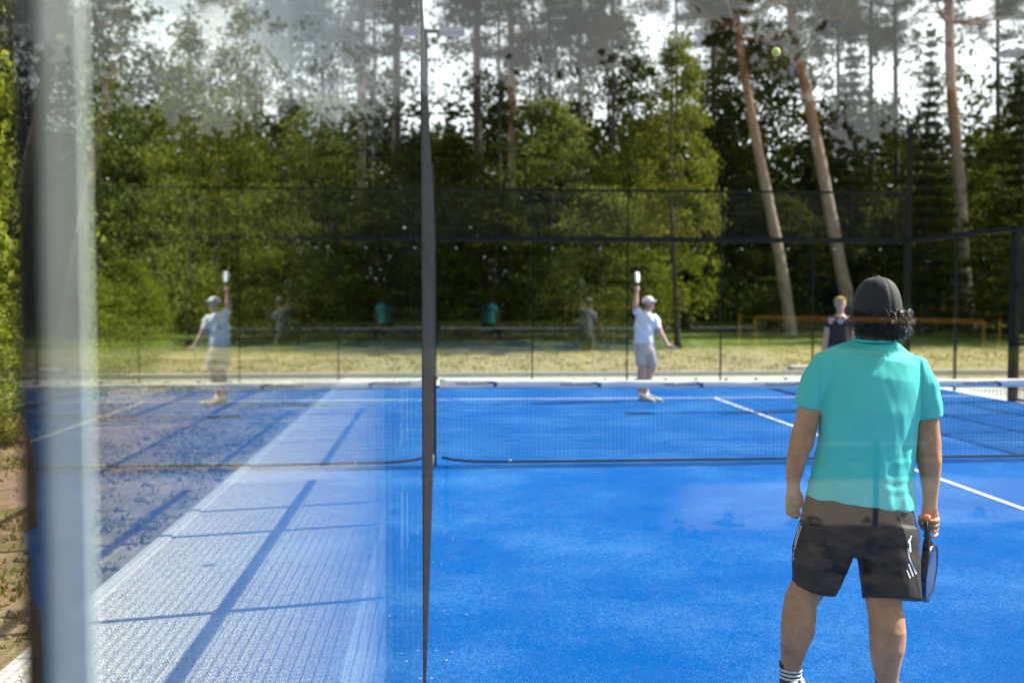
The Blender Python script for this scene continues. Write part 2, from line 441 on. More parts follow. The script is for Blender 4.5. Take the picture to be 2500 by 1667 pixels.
# right side
rf = empty("mesh_fence"); tag(rf, "black wire mesh side fence on the far right beyond the man in turquoise", "fence", "wire mesh side fences")
for ya in (4.2, 6.2, 8.2, 11.6, 13.3, 15.0):
    MB().box(XR + .03, XR + .08, ya - .025, ya + .025, -.01, 3.0).build("fence_post", M_STEEL, rf)
MB().box(XR - .02, XR + .10, 16.56, 16.70, -.01, 3.0).build("end_post", M_STEEL, rf)
wire_panel(rf, (XR + .02, 4.2, 0), (XR + .02, 9.9, 0), .06, 3.0); wire_panel(rf, (XR + .02, 11.6, 0), (XR + .02, 16.55, 0), .06, 3.0)
for z in (.03, 1.0, 2.0, 3.02):
    for ya, yb in ((4.2, 9.9), (11.6, 16.55)):
        MB().box(XR + .03, XR + .06, ya, yb, z - .02, z + .02).build("rail", M_STEEL, rf)
rg = empty("glass_wall"); tag(rg, "side glass panes between the far right corner and the thick black post", "glass wall", "glass walls of the court")
pane(rg, XR, XR + TH, 16.72, 18.62, .02, 2.95); pane(rg, XR, XR + TH, 18.63, 20.58, .02, 2.95)
MB().box(XR - .02, XR + .07, 16.71, 20.56, 2.955, 3.05).build("top_rail", M_STEEL, rg)
MB().box(XR + .03, XR + .08, 18.6, 18.65, -.01, 2.95).build("stanchion", M_STEEL, rg)

# lamp posts
def lamp(pts, head, label):
    e = empty("lamp_post"); tag(e, label, "lamp post", "floodlight posts around the court")
    mb = MB()
    for a, b_ in zip(pts[:-1], pts[1:]): mb.bar(a, b_, .1)
    mb.build("pole", M_STEEL, e)
    if head is None: MB().box(pts[-1][0] - .07, pts[-1][0] + .07, pts[-1][1] - .07, pts[-1][1] + .07, pts[-1][2], pts[-1][2] + .03).build('end_cap', M_STEEL, e); return
    hx, hy, hz, sx = head
    MB().box(hx - .2, hx + .2, hy - .16, hy + .16, hz, hz + .07).build("lamp_head", M_LAMP, e)
    MB().box(hx - .17, hx + .17, hy - .13, hy + .13, hz - .006, hz - .001).build("lamp_glass", simple("lamp_lens", (.6, .62, .64), .2, 5, .05), e)
    MB().bar((hx + sx * .2, hy, hz + .035), (pts[-1][0], pts[-1][1], hz + .035), .05).build("arm", M_STEEL, e)
lamp([(XR + .16, 16.63, 2.85), (XR + .42, 16.63, 3.7), (XR + .42, 16.63, 6.0)], (XR - .1, 16.63, 5.95, 1), "black floodlight post bent outward above the thick post at the right edge")
lamp([(XR + .14, Y1 + .2, 0), (XR + .14, Y1 + .2, 5.4)], None, "tall straight black floodlight post at the far right corner of the court")
lamp([(XL - .15, 15.9, 0), (XL - .15, 15.9, 6.0)], (XL + .28, 15.9, 5.94, -1), "floodlight post behind the dark mesh strip with its head high beside it")

# ------------------------------------------------------------------ padel net
net = empty("padel_net"); tag(net, "low court net with printed white top band and fine dark cords", "net")
NX0, NX1 = XL + .07, XR - .07
def ztop(x): 
    t = (x - NX0) / (NX1 - NX0); return .92 - .035 * (1 - (2 * t - 1) ** 2)
def zbot(x):
    d = min(x - NX0, NX1 - x); return .035 + .06 * math.exp(-d / .22)
mb = MB(); n = 222; xs_ = [NX0 + (NX1 - NX0) * i / n for i in range(n + 1)]
for x in xs_: mb.bar((x, YN, zbot(x)), (x, YN, ztop(x) - .05), .0028)
for k in range(1, 20):
    for i in range(0, n, 6):
        a, b_ = xs_[i], xs_[i + 6]
        za = zbot(a) + (ztop(a) - zbot(a)) * k / 20; zb = zbot(b_) + (ztop(b_) - zbot(b_)) * k / 20
        mb.bar((a, YN + .002, za), (b_, YN + .002, zb), .0028)
mb.build("net_cords", M_CORD, net)
mb = MB(); N = 120
for i in range(N + 1):
    x = NX0 + (NX1 - NX0) * i / N; z = ztop(x); wv = .004 * math.sin(x * 7.3) + .003 * math.sin(x * 17)
    b0 = .084 + .004 * math.sin(x * 5.1 + 1)
    mb.v += [Vector((x, YN - .006 + wv, z)), Vector((x, YN - .011 + wv * 1.6, z - b0)), Vector((x, YN + .011, z - b0)), Vector((x, YN + .008, z + .004))]
for i in range(N):
    a = i * 4; c = a + 4
    for p, q in ((0, 1), (1, 2), (2, 3), (3, 0)): mb.f.append((a + p, a + q, c + q, c + p))
mb.f.append((3, 2, 1, 0)); mb.f.append((N * 4, N * 4 + 1, N * 4 + 2, N * 4 + 3))
mb.build("top_band", M_WHITE, net, True)
def text_mesh(s, size):
    cu = bpy.data.curves.new("t", 'FONT'); cu.body = s; cu.size = size; cu.align_x = 'LEFT'; cu.extrude = .0008; cu.resolution_u = 2
    o = bpy.data.objects.new("t", cu); COL.objects.link(o)
    dg = bpy.context.evaluated_depsgraph_get(); m = bpy.data.meshes.new_from_object(o.evaluated_get(dg))
    bpy.data.objects.remove(o); return m
tm = text_mesh("PADEL-KONCEPT", .05)
for k in range(9):
    x = .175 + 1.12 * k
    t = link("lettering", tm if k == 0 else tm, None if k else [M_INK], net)
    t.location = (x, YN - .026, ztop(x) - .056); t.rotation_euler = (math.pi / 2, 0, 0)
    MB().box(x + .40, x + .44, YN - .024, YN - .021, ztop(x) - .078, ztop(x) - .03).bar((x + .36, YN - .0225, ztop(x) - .022), (x + .42, YN - .0225, ztop(x) - .04), .003, .018).build("logo_mark", M_BLUEINK, net)
mb = MB(); N = 80
mb.tube([((NX0 + .02 + (NX1 - NX0 - .04) * i / N, YN, zbot(NX0 + .02 + (NX1 - NX0 - .04) * i / N) - .005), .014, .014) for i in range(N + 1)], 8)
mb.build("bottom_tape", M_TAPE, net, True)
for xx in (XL + .02, XR - .035):
    mb = MB(); mb.bar((xx, YN, 0), (xx, YN, .93), .03); mb.build("net_post", M_STEEL, net)
    MB().ball((xx, YN, .945), .035).build("post_cap", M_TAPE, net, True)
mb = MB()
for k in range(9):
    c = Vector((NX0 + .015, YN - .01, .15 + k * .085)); pts = []
    rr = .022 + .012 * ((k * 37) % 5) / 5
    for j in range(11):
        t = 2 * math.pi * j / 10; pts.append((c + Vector((rr * math.cos(t), .004 * j, rr * 1.2 * math.sin(t))), .0022))
    mb.tube(pts, 5, (0, 1, 0))
mb.build("cord_ties", M_CORD, net, True)
sv = simple("steel_bead", (.7, .7, .72), .25, 10, .05, metal=.9)
for xx in (.75, 7.45, 8.35): MB().ball((xx, YN - .012, .045), .018).build("weight", sv, net, True)

# ------------------------------------------------------------------ balls
def ballm():
    m, n, b = nmat("tennis_felt"); n.links.new(ramp(n, noise_tex(n, 120), [(.3, (.42, .58, .02)), (.7, (.66, .80, .06))]), b.inputs['Base Color'])
    b.inputs['Roughness'].default_value = .9; b.inputs['Sheen Weight'].default_value = .4; return m
M_BALL = ballm()
def ball_obj(p, label):
    e = MB().ball(p, .0335, seg=24, rings=14).build("padel_ball", M_BALL, None, True)
    pts = []
    for j in range(41):
        t = 2 * math.pi * j / 40; v = Vector((math.cos(t) + .33 * math.cos(3 * t), math.sin(t) - .33 * math.sin(3 * t), 1.0 * math.sin(2 * t))).normalized() * .0335
        pts.append((Vector(p) + v, .0012))
    MB().tube(pts, 5, (0, 0, 1)).build("seam", M_WHITE, e, True)
    tag(e, label, "ball")
ball_obj(C(1895, 127, 7.7), "yellow-green ball high in the air among the pine trunks")
gx, gy = G(903, 11.75); ball_obj((gx, gy, .03), "small yellow-green ball lying outside behind the left glass")

# ------------------------------------------------------------------ people
def skin(name, col, var=.12):
    m, n, b = nmat(name)
    lo = tuple(c * (1 - var) for c in col); hi = tuple(c * (1 + var) for c in col)
    c = ramp(n, noise_tex(n, 14, 6, .65), [(.3, (lo[0], lo[1] * .92, lo[2] * .86)), (.72, hi)])
    n.links.new(c, b.inputs['Base Color']); b.inputs['Roughness'].default_value = .5
    b.inputs['Subsurface Weight'].default_value = .12; b.inputs['Subsurface Radius'].default_value = (.01, .004, .002); b.inputs['Subsurface Scale'].default_value = .3
    b.inputs['Specular IOR Level'].default_value = .35
    bump(n, b, noise_tex(n, 240, 3), .12, .002)
    return m
def cloth(name, col, var=.06, rough=.8, weave=420, sheen=.25):
    m, n, b = nmat(name)
    lo = tuple(c * (1 - var) for c in col); hi = tuple(min(1, c * (1 + var)) for c in col)
    n.links.new(ramp(n, noise_tex(n, 7, 5), [(.3, lo), (.7, hi)]), b.inputs['Base Color'])
    b.inputs['Roughness'].default_value = rough; b.inputs['Sheen Weight'].default_value = sheen
    bump(n, b, noise_tex(n, weave, 2), .25, .0015); return m
M_SKIN1 = skin("tanned_skin", (.52, .275, .15), .20); M_SKIN2 = skin("fair_skin", (.62, .38, .28)); M_SKIN3 = skin("fair_skin_rosy", (.60, .36, .27))
M_TEAL = cloth("turquoise_jersey", (.055, .65, .59), .05, sheen=.08)
M_BLACKC = cloth("black_polyester", (.012, .010, .010), .2, .65, sheen=.03)
M_CAP = cloth("black_twill", (.020, .017, .018), .15, .75, sheen=.08)
M_HAIR = simple("dark_curly_hair", (.018, .012, .008), .32, 40, .3, spec=.8)
M_BLOND = simple("blond_hair", (.55, .36, .13), .5, 60, .3)
M_BRHAIR = simple("brown_hair", (.10, .06, .03), .5, 60, .3)
M_WCLOTH = cloth("white_cotton", (.82, .83, .86), .03)
M_STONE = cloth("stone_cotton", (.58, .50, .43), .06)
M_SHOE = simple("white_leather", (.62, .60, .55), .5, 25, .08)
M_SOLE = simple("rubber_sole", (.35, .34, .32), .7, 25, .08)
M_STRIPE = simple("white_stripe", (.72, .74, .76), .6, 30, .05)
M_SLATE = cloth("slate_blue_cloth", (.13, .14, .27), .08)

def finger(mb, pts, r=.0085, seg=8):
    n = len(pts)
    mb.tube([(p, r * (1.05 - .28 * i / (n - 1))) for i, p in enumerate(pts)], seg)
    mb.ball(pts[-1], r * .8, seg=8, rings=6)
def foot_shoe(person, heel, direction, size=.29):
    d = Vector(direction); d.z = 0; d.normalize(); s = Vector((-d.y, d.x, 0)); h = Vector(heel)
    mb = MB()
    L = size
    prof = [(-.02, .030, .045, .05), (.02, .036, .055, .055), (.08, .038, .05, .05), (.15, .045, .04, .04), (.21, .047, .032, .032), (.26, .038, .026, .026), (.285, .018, .018, .02)]
    mb.tube([(h + d * (p * L / .29) + Vector((0, 0, zc + .008)), w_, zr) for p, w_, zr, zc in prof], 14, s)
    mb.tube([(h + d * .045 + Vector((0, 0, .05)), .04, .045), (h + d * .03 + Vector((0, 0, .095)), .041, .05)], 12, s)
    o = link("shoe", remeshed(mb, .006, 3), M_SHOE, person, True)
    mb = MB()
    ring = []
    for p, w_ in ((-.028, .022), (-.01, .036), (.05, .039), (.13, .045), (.21, .049), (.26, .042), (.29, .022)):
        ring.append((p * L / .29, w_ + .004))
    b = len(mb.v)
    pts = [h + d * p + s * w_ for p, w_ in ring] + [h + d * p - s * w_ for p, w_ in reversed(ring)]
    for z in (.003, .026):
        for p in pts: mb.v.append(Vector((p.x, p.y, z + heel[2])))
    n = len(pts)
    mb.f.append(tuple(reversed(range(b, b + n)))); mb.f.append(tuple(range(b + n, b + 2 * n)))
    for i in range(n): mb.f.append((b + i, b + (i + 1) % n, b + n + (i + 1) % n, b + n + i))
    mb.build("sole", M_SOLE, o)
    return o
def head(mb, c, face, up=Vector((0, 0, 1)), s=1.0):
    """skull, jaw, nose, ears, brow; c = centre of the skull"""
    f = Vector(face).normalized(); up = (up - f * up.dot(f)).normalized(); r = f.cross(up)
    M = Matrix((r, f, up)).transposed()
    c = Vector(c)
    mb.ball(c + up * .012 * s, .076 * s, .094 * s, .098 * s, M=M, seg=20, rings=14)
    mb.ball(c + f * .030 * s - up * .055 * s, .056 * s, .060 * s, .068 * s, M=M)
    mb.ball(c + f * .066 * s - up * .105 * s, .024 * s, .022 * s, .018 * s, M=M)
    mb.tube([(c + f * .088 * s - up * .002 * s, .009 * s), (c + f * .103 * s - up * .028 * s, .012 * s), (c + f * .106 * s - up * .043 * s, .015 * s), (c + f * .090 * s - up * .050 * s, .013 * s)], 8, r)
    for k in (-1, 1):
        mb.ball(c + r * .078 * s * k - up * .015 * s, .009 * s, .019 * s, .032 * s, M=M)
        mb.tube([(c + f * .078 * s + r * .046 * s * k + up * .018 * s, .010 * s), (c + f * .090 * s + r * .02 * s * k + up * .016 * s, .009 * s)], 8)
    mb.tube([(c + f * .076 * s - r * .022 * s - up * .076 * s, .007 * s), (c + f * .090 * s - up * .074 * s, .010 * s), (c + f * .076 * s + r * .022 * s - up * .076 * s, .007 * s)], 8)
    return M, f, up, r
M_EYE = simple("eye", (.05, .035, .03), .2, 20, .1); M_LIP = simple("lips", (.42, .17, .14), .5, 30, .1)
def eyes(person, c, M, f, up, r, s=1.0):
    c = Vector(c)
    for k in (-1, 1):
        MB().ball(c + f * .083 * s + r * .031 * s * k + up * .002 * s, .012 * s, .007 * s, .007 * s, M=M).build("eye", M_EYE, person, True)
    MB().ball(c + f * .0945 * s - up * .0755 * s, .022 * s, .006 * s, .006 * s, M=M).build("mouth", M_LIP, person, True)

def cap_mesh(c, face, a, b_, h, seams=True, up=Vector((0, 0, 1))):
    f = Vector(face).normalized(); up = (up - f * up.dot(f)).normalized(); r = f.cross(up); c = Vector(c)
    mb = MB(); NS, NR = 72, 22
    for j in range(NR + 1):
        t = j / NR; ph = t * math.pi / 2
        for k in range(NS):
            th = 2 * math.pi * k / NS
            rad = math.sin(ph) ** .80; zz = math.cos(ph) ** .88 * h if ph < 1.5707 else 0
            g = 1.0
            if seams:
                q = (th + math.pi / 6) % (math.pi / 3); q = min(q, math.pi / 3 - q); g = 1 - .030 * math.exp(-(q / .045) ** 2) * min(1, t * 4)
            g *= 1 + .012 * mnoise.noise(Vector((3 * math.cos(th), 3 * math.sin(th), 4 * t)))
            mb.v.append(c + r * (a * rad * math.cos(th) * g) + f * (b_ * rad * math.sin(th) * g) + up * (zz * (1 if g == 1 else .5 + .5 * g)))
    for j in range(NR):
        for k in range(NS):
            A = j * NS + k; B = j * NS + (k + 1) % NS
            mb.f.append((A, A + NS, B + NS, B))
    base = NR * NS; n0 = len(mb.v)
    for k in range(NS):                  # turned-in lower edge
        th = 2 * math.pi * k / NS
        mb.v.append(c + r * (a * .96 * math.cos(th)) + f * (b_ * .96 * math.sin(th)) - up * .004)
    for k in range(NS): mb.f.append((base + k, n0 + k, n0 + (k + 1) % NS, base + (k + 1) % NS))
    return mb, f, up, r
def brim(c, f, up, r, a, b_, L=.075):
    mb = MB(); c = Vector(c); n = 18
    for k in range(n + 1):
        t = -1.15 + 2.3 * k / n
        p0 = c + r * (a * math.sin(t)) + f * (b_ * math.cos(t)); 
        ext = L * max(0, math.cos(t * 1.28)) ** .6
        p1 = p0 + f * ext - up * (.012 + .02 * abs(math.sin(t)))
        for p, z in ((p0, .002), (p1, .002), (p1, -.002), (p0, -.002)): mb.v.append(p + up * z)
    for k in range(n):
        a0 = k * 4; b0 = a0 + 4
        for p, q in ((0, 1), (1, 2), (2, 3), (3, 0)): mb.f.append((a0 + p, a0 + q, b0 + q, b0 + p))
    return mb

# ---- man in turquoise, seen from behind, in focus
def teal_man():
    D = 4.38; S = F_PX / D
    W = lambda px: px / S
    def P(px, py, dd=0.0): return C(px, py, D + dd)
    rx = CR
    body = MB()
    # torso
    body.tube([(P(2095, 1320), W(100), .10), (P(2097, 1240), W(112), .11), (P(2108, 1150), W(108), .105), (P(2116, 1060), W(108), .115), (P(2124, 980), W(114), .12), (P(2130, 905, .02), W(108), .09), (P(2133, 868, .04), W(76), .062), (P(2136, 846, .03), W(42), .05)], 20, rx)
    body.tube([(P(2137, 872, .05), .050, .045), (P(2139, 832, .022), .055, .058), (P(2141, 790, .01), .055, .062)], 14, rx)
    hc = P(2141, 765, .02)
    Mh, fh, uh, rh = head(body, hc, CFH + CR * -.25, s=1.03)
    # arms
    body.tube([(P(2015, 888), W(30)), (P(1996, 930), W(30)), (P(1973, 1014), W(28)), (P(1958, 1078), W(29)), (P(1947, 1109, -.01), W(24.5)), (P(1940, 1150, -.005), W(20.5)), (P(1936.5, 1178, .0), W(15.5)), (P(1937, 1196, .005), W(15))], 28, rx)
    body.tube([(P(2232, 915), W(26)), (P(2254, 955), W(28)), (P(2263, 1027), W(28)), (P(2267, 1089), W(29.5)), (P(2269, 1125, -.005), W(29)), (P(2271, 1168, .0), W(23.5)), (P(2271, 1205, .005), W(18)), (P(2270, 1228, .01), W(17.5)), (P(2270, 1245, .01), W(17.5))], 28, rx)
    # left hand, relaxed
    body.tube([(P(1937, 1188), .026, .020), (P(1937, 1206), .034, .017), (P(1936, 1224, .01), .037, .015), (P(1936, 1232, .014), .034, .013)], 14, rx)
    for k, (x0, x1, x2, y1, y2, y3) in enumerate(((1921, 1921, 1928, 1243, 1252, 1257), (1930, 1931, 1937, 1248, 1257, 1263), (1939, 1941, 1946, 1248, 1258, 1264), (1947, 1950, 1953, 1244, 1252, 1258))):
        finger(body, [P(x0, 1226, .01), P(x0 + 0, y1 - 3, .016 + .004 * k), P(x1, y2, .03 + .004 * k), P(x2, y3, .048 + .004 * k)], .0088)
    finger(body, [P(1950, 1200, 0), P(1957, 1213, .01), P(1959, 1226, .02), P(1956, 1237, .03)], .0098)
    # right hand closed on the grip
    body.tube([(P(2270, 1238, .01), .030, .024), (P(2272, 1256, .015), .037, .026), (P(2274, 1276, .03), .036, .026), (P(2273, 1294, .04), .030, .022)], 14, rx)
    for k in range(4):
        yb = 1268 + k * 12.5; dd = .0 + k * .016
        finger(body, [P(2289 - k * .5, yb - 4, dd + .03), P(2290 - k * 1.5, yb + 1, dd + .0), P(2281 - k, yb + 4, dd - .024), P(2266 - k * .6, yb + 3, dd - .026), P(2255, yb + 1, dd - .012)], .0098 - .0006 * k)
    finger(body, [P(2255, 1246, .01), P(2247, 1260, .0), P(2246, 1276, .0), P(2251, 1288, .0)], .0108)
    # legs
    body.tube([(P(2040, 1290), W(50)), (P(2008, 1370), W(46)), (P(1970, 1440), W(41)), (P(1956, 1463), W(39.5)), (P(1950, 1503, -.02), W(40.5)), (P(1946.5, 1542, -.03), W(39.5)), (P(1938.5, 1581, -.02), W(31.5)), (P(1932, 1617, 0), W(25)), (P(1930, 1655, .01), W(22)), (P(1930, 1700, .01), W(23))], 36, rx)
    Dr = -.12
    body.tube([(P(2155, 1290), W(52)), (P(2158, 1380, -.03), W(50)), (P(2158, 1450, -.07), W(42.5)), (P(2158, 1478, -.09), W(41)), (P(2164, 1503, -.11), W(41.5)), (P(2167, 1542, -.13), W(41.5)), (P(2166, 1581, -.13), W(39.5)), (P(2164, 1621, -.12), W(32.5)), (P(2165, 1656, -.11), W(26)), (P(2167, 1700, -.10), W(21)), (P(2168, 1738, -.10), W(22))], 36, rx)
    me = remeshed(body, .0036, 4, .5)
    displace(me, lambda co, nr: .0022 * mnoise.noise(Vector((co[0] * 16, co[1] * 16, co[2] * 9))) + .0012 * mnoise.noise(Vector((co[0] * 40, co[1] * 40, co[2] * 22))) if co[2] > .1 else 0)
    zhem, zcol, zslv = P(2100, 1215).z, P(2137, 836).z, P(1971, 990).z; c0 = P(2120, 950)
    def tuck(co, nr):
        u = (Vector(co) - c0).dot(CR)
        if co[2] < zhem or co[2] > zcol: return 0
        if abs(u) > .200 and co[2] < zslv + .03: return 0
        return -.016
    displace(me, tuck)
    me.name = "person"
    man = link("person", me, M_SKIN1, None, True)
    tag(man, "man in turquoise t-shirt, black shorts and black cap seen from behind", "person")
    eyes(man, hc, Mh, fh, uh, rh, 1.03)
    # shirt
    sh = MB()
    sh.tube([(P(2137, 828, .02), W(48), .068), (P(2136, 838, .025), W(60), .076), (P(2134, 851, .035), W(88), .080), (P(2131, 867, .035), W(113), .090), (P(2130, 890, .022), W(128), .112), (P(2128, 930, .006), W(126), .128), (P(2122, 1000, -.006), W(121), .14), (P(2114, 1075), W(121), .138), (P(2108, 1150), W(125), .138), (P(2103, 1205), W(130), .145), (P(2100, 1228), W(134), .150)], 36, rx)
    sh.tube([(P(2052, 872, .03), W(28), .06), (P(2018, 887, .02), W(36), .072), (P(1994, 930), W(38), .078), (P(1979, 970), W(34), .072), (P(1971, 997), W(32.5), .068)], 22, rx)
    sh.tube([(P(2195, 884, .03), W(30), .06), (P(2230, 899, .02), W(36), .072), (P(2252, 945), W(39), .078), (P(2263, 990), W(35), .072), (P(2267, 1020), W(32.5), .068)], 22, rx)
    me = remeshed(sh, .006, 6, .6)
    o0 = P(2110, 1000); 
    def fold(co, nr):
        q = Vector(co) - o0; u = q.dot(CR); z = q.z
        d = .0025 * mnoise.noise(Vector(co) * 9) + .0012 * mnoise.noise(Vector((co[0] * 30, co[1] * 30, co[2] * 16)))
        # long vertical drape folds from the shoulder blades down
        low = max(0, min(1, (.12 - z) / .25)); hem = max(0, min(1, (z + .42) / .10))
        if abs(u) < .27:
            d += .014 * low * mnoise.noise(Vector((u * 15 + z * 2.6, z * 1.9, 1.7))) + .005 * mnoise.noise(Vector((u * 8 - z * 5, z * 6, 4.2)))
            d += .003 * low * math.exp(-((u - .135 + (z + .1) * .22) / .016) ** 2) 
            d += .003 * low * math.exp(-((u + .105 - (z + .1) * .10) / .020) ** 2)
            # horizontal bunching above the hem
            k = math.exp(-((z + .285) / .07) ** 2)
            d += .0045 * k * math.sin((z + .05 * math.sin(u * 7) - .12 * u * u + .08 * mnoise.noise(Vector((u * 6, z * 6, 3)))) * 80) * (.35 + .9 * mnoise.noise(Vector((u * 5, z * 5, 2))))
            k2 = math.exp(-((z + .215) / .05) ** 2)
            d += .003 * k2 * mnoise.noise(Vector((u * 8, z * 30, 6)))
        else:
            d += .004 * mnoise.noise(Vector((u * 20, z * 14, 5)))
        if abs(u) < .28:
            zh = -.408 - .0 * u; d -= .0022 * math.exp(-((z - zh + .05 - .02) / .003) ** 2)
        # sleeve seams
        for sx in (-1, 1):
            su = (.215 if sx < 0 else .225)
            if sx * u > 0 and z > -.02:
                d -= .005 * math.exp(-((abs(u) - su - .02 * (z)) / .005) ** 2)
        return d
    displace(me, fold)
    shirt = link("shirt", me, M_TEAL, man, True)
    # collar band and hems
    # neck rib
    ring = [(P(2137, 829, 0) + CR * (W(49) * math.cos(t)) + CFH * (.069 * math.sin(t)) + Vector((0, 0, .006 * math.sin(t))), .006) for t in [2 * math.pi * i / 32 for i in range(33)]]
    MB().tube(ring, 7, (0, 0, 1)).build("collar", M_TEAL, shirt, True)
    # shorts
    st = MB()
    st.tube([(P(2099, 1205), W(124), .135), (P(2096, 1260), W(138), .145), (P(2092, 1310), W(144), .150), (P(2090, 1348), W(142), .140)], 30, rx)
    st.tube([(P(2024, 1290), W(74), .13), (P(2008, 1350), W(72), .125), (P(1996, 1400), W(63), .112), (P(1986, 1438), W(54), .098)], 24, rx)
    st.tube([(P(2162, 1290), W(76), .135), (P(2168, 1360, -.03), W(74), .135), (P(2174, 1420, -.055), W(69.5), .130), (P(2176, 1462, -.075), W(66), .122)], 24, rx)
    me = remeshed(st, .006, 5, .6)
    def sf(co, nr):
        q = Vector(co) - P(2095, 1330); u = q.dot(CR)
        return .006 * mnoise.noise(Vector((u * 16, q.z * 5, 3))) + .004 * mnoise.noise(Vector((u * 9 + q.z * 14, q.z * 9, 8))) + .003 * math.exp(-((u - .17 + q.z * .25) / .008) ** 2)
    displace(me, sf)
    shorts = link("shorts", me, M_BLACKC, man, True)
    # printed stripes lie on the cloth
    bv = BVHTree.FromPolygons([v.co.copy() for v in me.vertices], [tuple(p.vertices) for p in me.polygons])
    def strip(pts, wpx, parent=shorts, bvh=bv):
        mb = MB(); q = []
        fine = []
        for a, b_ in zip(pts[:-1], pts[1:]):
            for i in range(8): fine.append((a[0] + (b_[0] - a[0]) * i / 8, a[1] + (b_[1] - a[1]) * i / 8))
        fine.append(pts[-1]); rows = []
        for i, p in enumerate(fine):
            a = fine[max(0, i - 1)]; b_ = fine[min(len(fine) - 1, i + 1)]
            dx, dy = b_[0] - a[0], b_[1] - a[1]; L = math.hypot(dx, dy) or 1; nx_, ny_ = -dy / L * wpx / 2, dx / L * wpx / 2
            pr = []
            for s in (-1, 1):
                o = Vector((0, 0, CAM_H)); d = (C(1880 + (p[0] + s * nx_) / 4.3545, 1160 + (p[1] + s * ny_) / 4.3545, D) - o).normalized()
                h = bvh.ray_cast(o, d)
                if h[0] is None: pr = None; break
                pr.append(h[0] + h[1] * .0015)
            rows.append(pr)
        for A, B in zip(rows[:-1], rows[1:]):
            if A and B:
                n = len(mb.v); mb.v += [A[0], A[1], B[1], B[0]]; mb.f.append((n, n + 1, n + 2, n + 3))
        if mb.v: mb.build("stripe", M_STRIPE, parent, True)
    for pl in ([(1500, 640), (1484, 700), (1492, 815)], [(1478, 680), (1472, 722)], [(1466, 775), (1478, 870), (1552, 1048)], [(1470, 940), (1522, 1072)], [(1454, 1005), (1490, 1092)]):
        strip(pl, 17)
    for pl in ([(338, 535), (300, 650), (262, 790)], [(322, 505), (288, 640), (262, 730)], [(258, 815), (244, 860)], [(256, 870), (248, 900)]):
        strip(pl, 9)
    # cap
    cc = P(2141, 772, .01)
    capb, f, up, r = cap_mesh(cc, CFH + CR * -.25, W(57.5), .113, W(96))
    cap = capb.build("cap", M_CAP, man, True)
    MB().ball(cc + up * W(95.5), .013, .013, .008).build("button", M_CAP, cap, True)
    brim(cc, f, up, r, W(58), .116).build("brim", M_CAP, cap, True)
    MB().ball(cc + r * .048 - f * .113 + up * .004, .009, .004, .007).build("buckle", M_BOLT, cap, True)
    # curly hair
    rg_ = random.Random(11); hb = MB()
    for i in range(520):
        th = rg_.uniform(-math.pi * 1.02, math.pi * .02)            # back half and both sides
        zt = rg_.random() ** .75
        side = abs(math.cos(th)); right = max(0, math.cos(th))
        z = .024 - zt * (.116 - .02 * side)
        rad = 1.0 + .10 * math.sin(zt * 3.0) - .22 * zt ** 2
        base = hc + r * (.0955 * rad * math.cos(th)) + f * (.107 * rad * math.sin(th)) + up * z
        outd = (r * math.cos(th) + f * math.sin(th)).normalized()
        cr = rg_.uniform(.007, .014); L = rg_.uniform(.025, .055) * (1 + .25 * right); turns = rg_.uniform(.6, 1.5)
        dirn = (outd * rg_.uniform(.05, .55) * (1 + .6 * right) - up * rg_.uniform(.2, 1.0) + Vector((rg_.gauss(0, .35), rg_.gauss(0, .35), 0))).normalized()
        a = dirn.cross(Vector((rg_.gauss(0, 1), rg_.gauss(0, 1), .3))).normalized(); b2 = dirn.cross(a)
        ph0 = rg_.uniform(0, 6.28)
        for q in range(5):
            so = Vector((rg_.gauss(0, .0022), rg_.gauss(0, .0022), rg_.gauss(0, .0022))); pq = ph0 + rg_.gauss(0, .18); lq = L * rg_.uniform(.8, 1.15); pts = []
            for j in range(10):
                t = j / 9; ph = pq + turns * 2 * math.pi * t
                pts.append((base + so * (1 + 1.2 * t) + dirn * (lq * t) + (a * math.cos(ph) + b2 * math.sin(ph)) * cr * (.6 + .4 * t) + outd * .003, .00135 * (1.15 - .8 * t)))
            hb.tube(pts, 3, outd)
    for i in range(26):                  # stray locks, longer at the right
        th = rg_.uniform(-.9, .1); base = hc + r * (.106 * math.cos(th)) + f * (.10 * math.sin(th)) + up * rg_.uniform(-.07, .005)
        outd = (r * math.cos(th) + f * math.sin(th)).normalized(); ph0 = rg_.uniform(0, 6)
        for q in range(3):
            pts = []
            for j in range(10):
                t = j / 9; ph = ph0 + .2 * q + 6 * t
                pts.append((base + outd * (.03 * t) + up * (.009 * math.cos(ph) + .001 * q) + f * (.009 * math.sin(ph)), .0012 * (1.1 - .7 * t)))
            hb.tube(pts, 3, up)
    hair = hb.build("hair", M_HAIR, man, True)
    # dark under-layer so no scalp shows through the curls
    MB().ball(hc - f * .006 - up * .028, .086, .097, .078, seg=24, rings=14).build("under_hair", M_HAIR, hair, True)
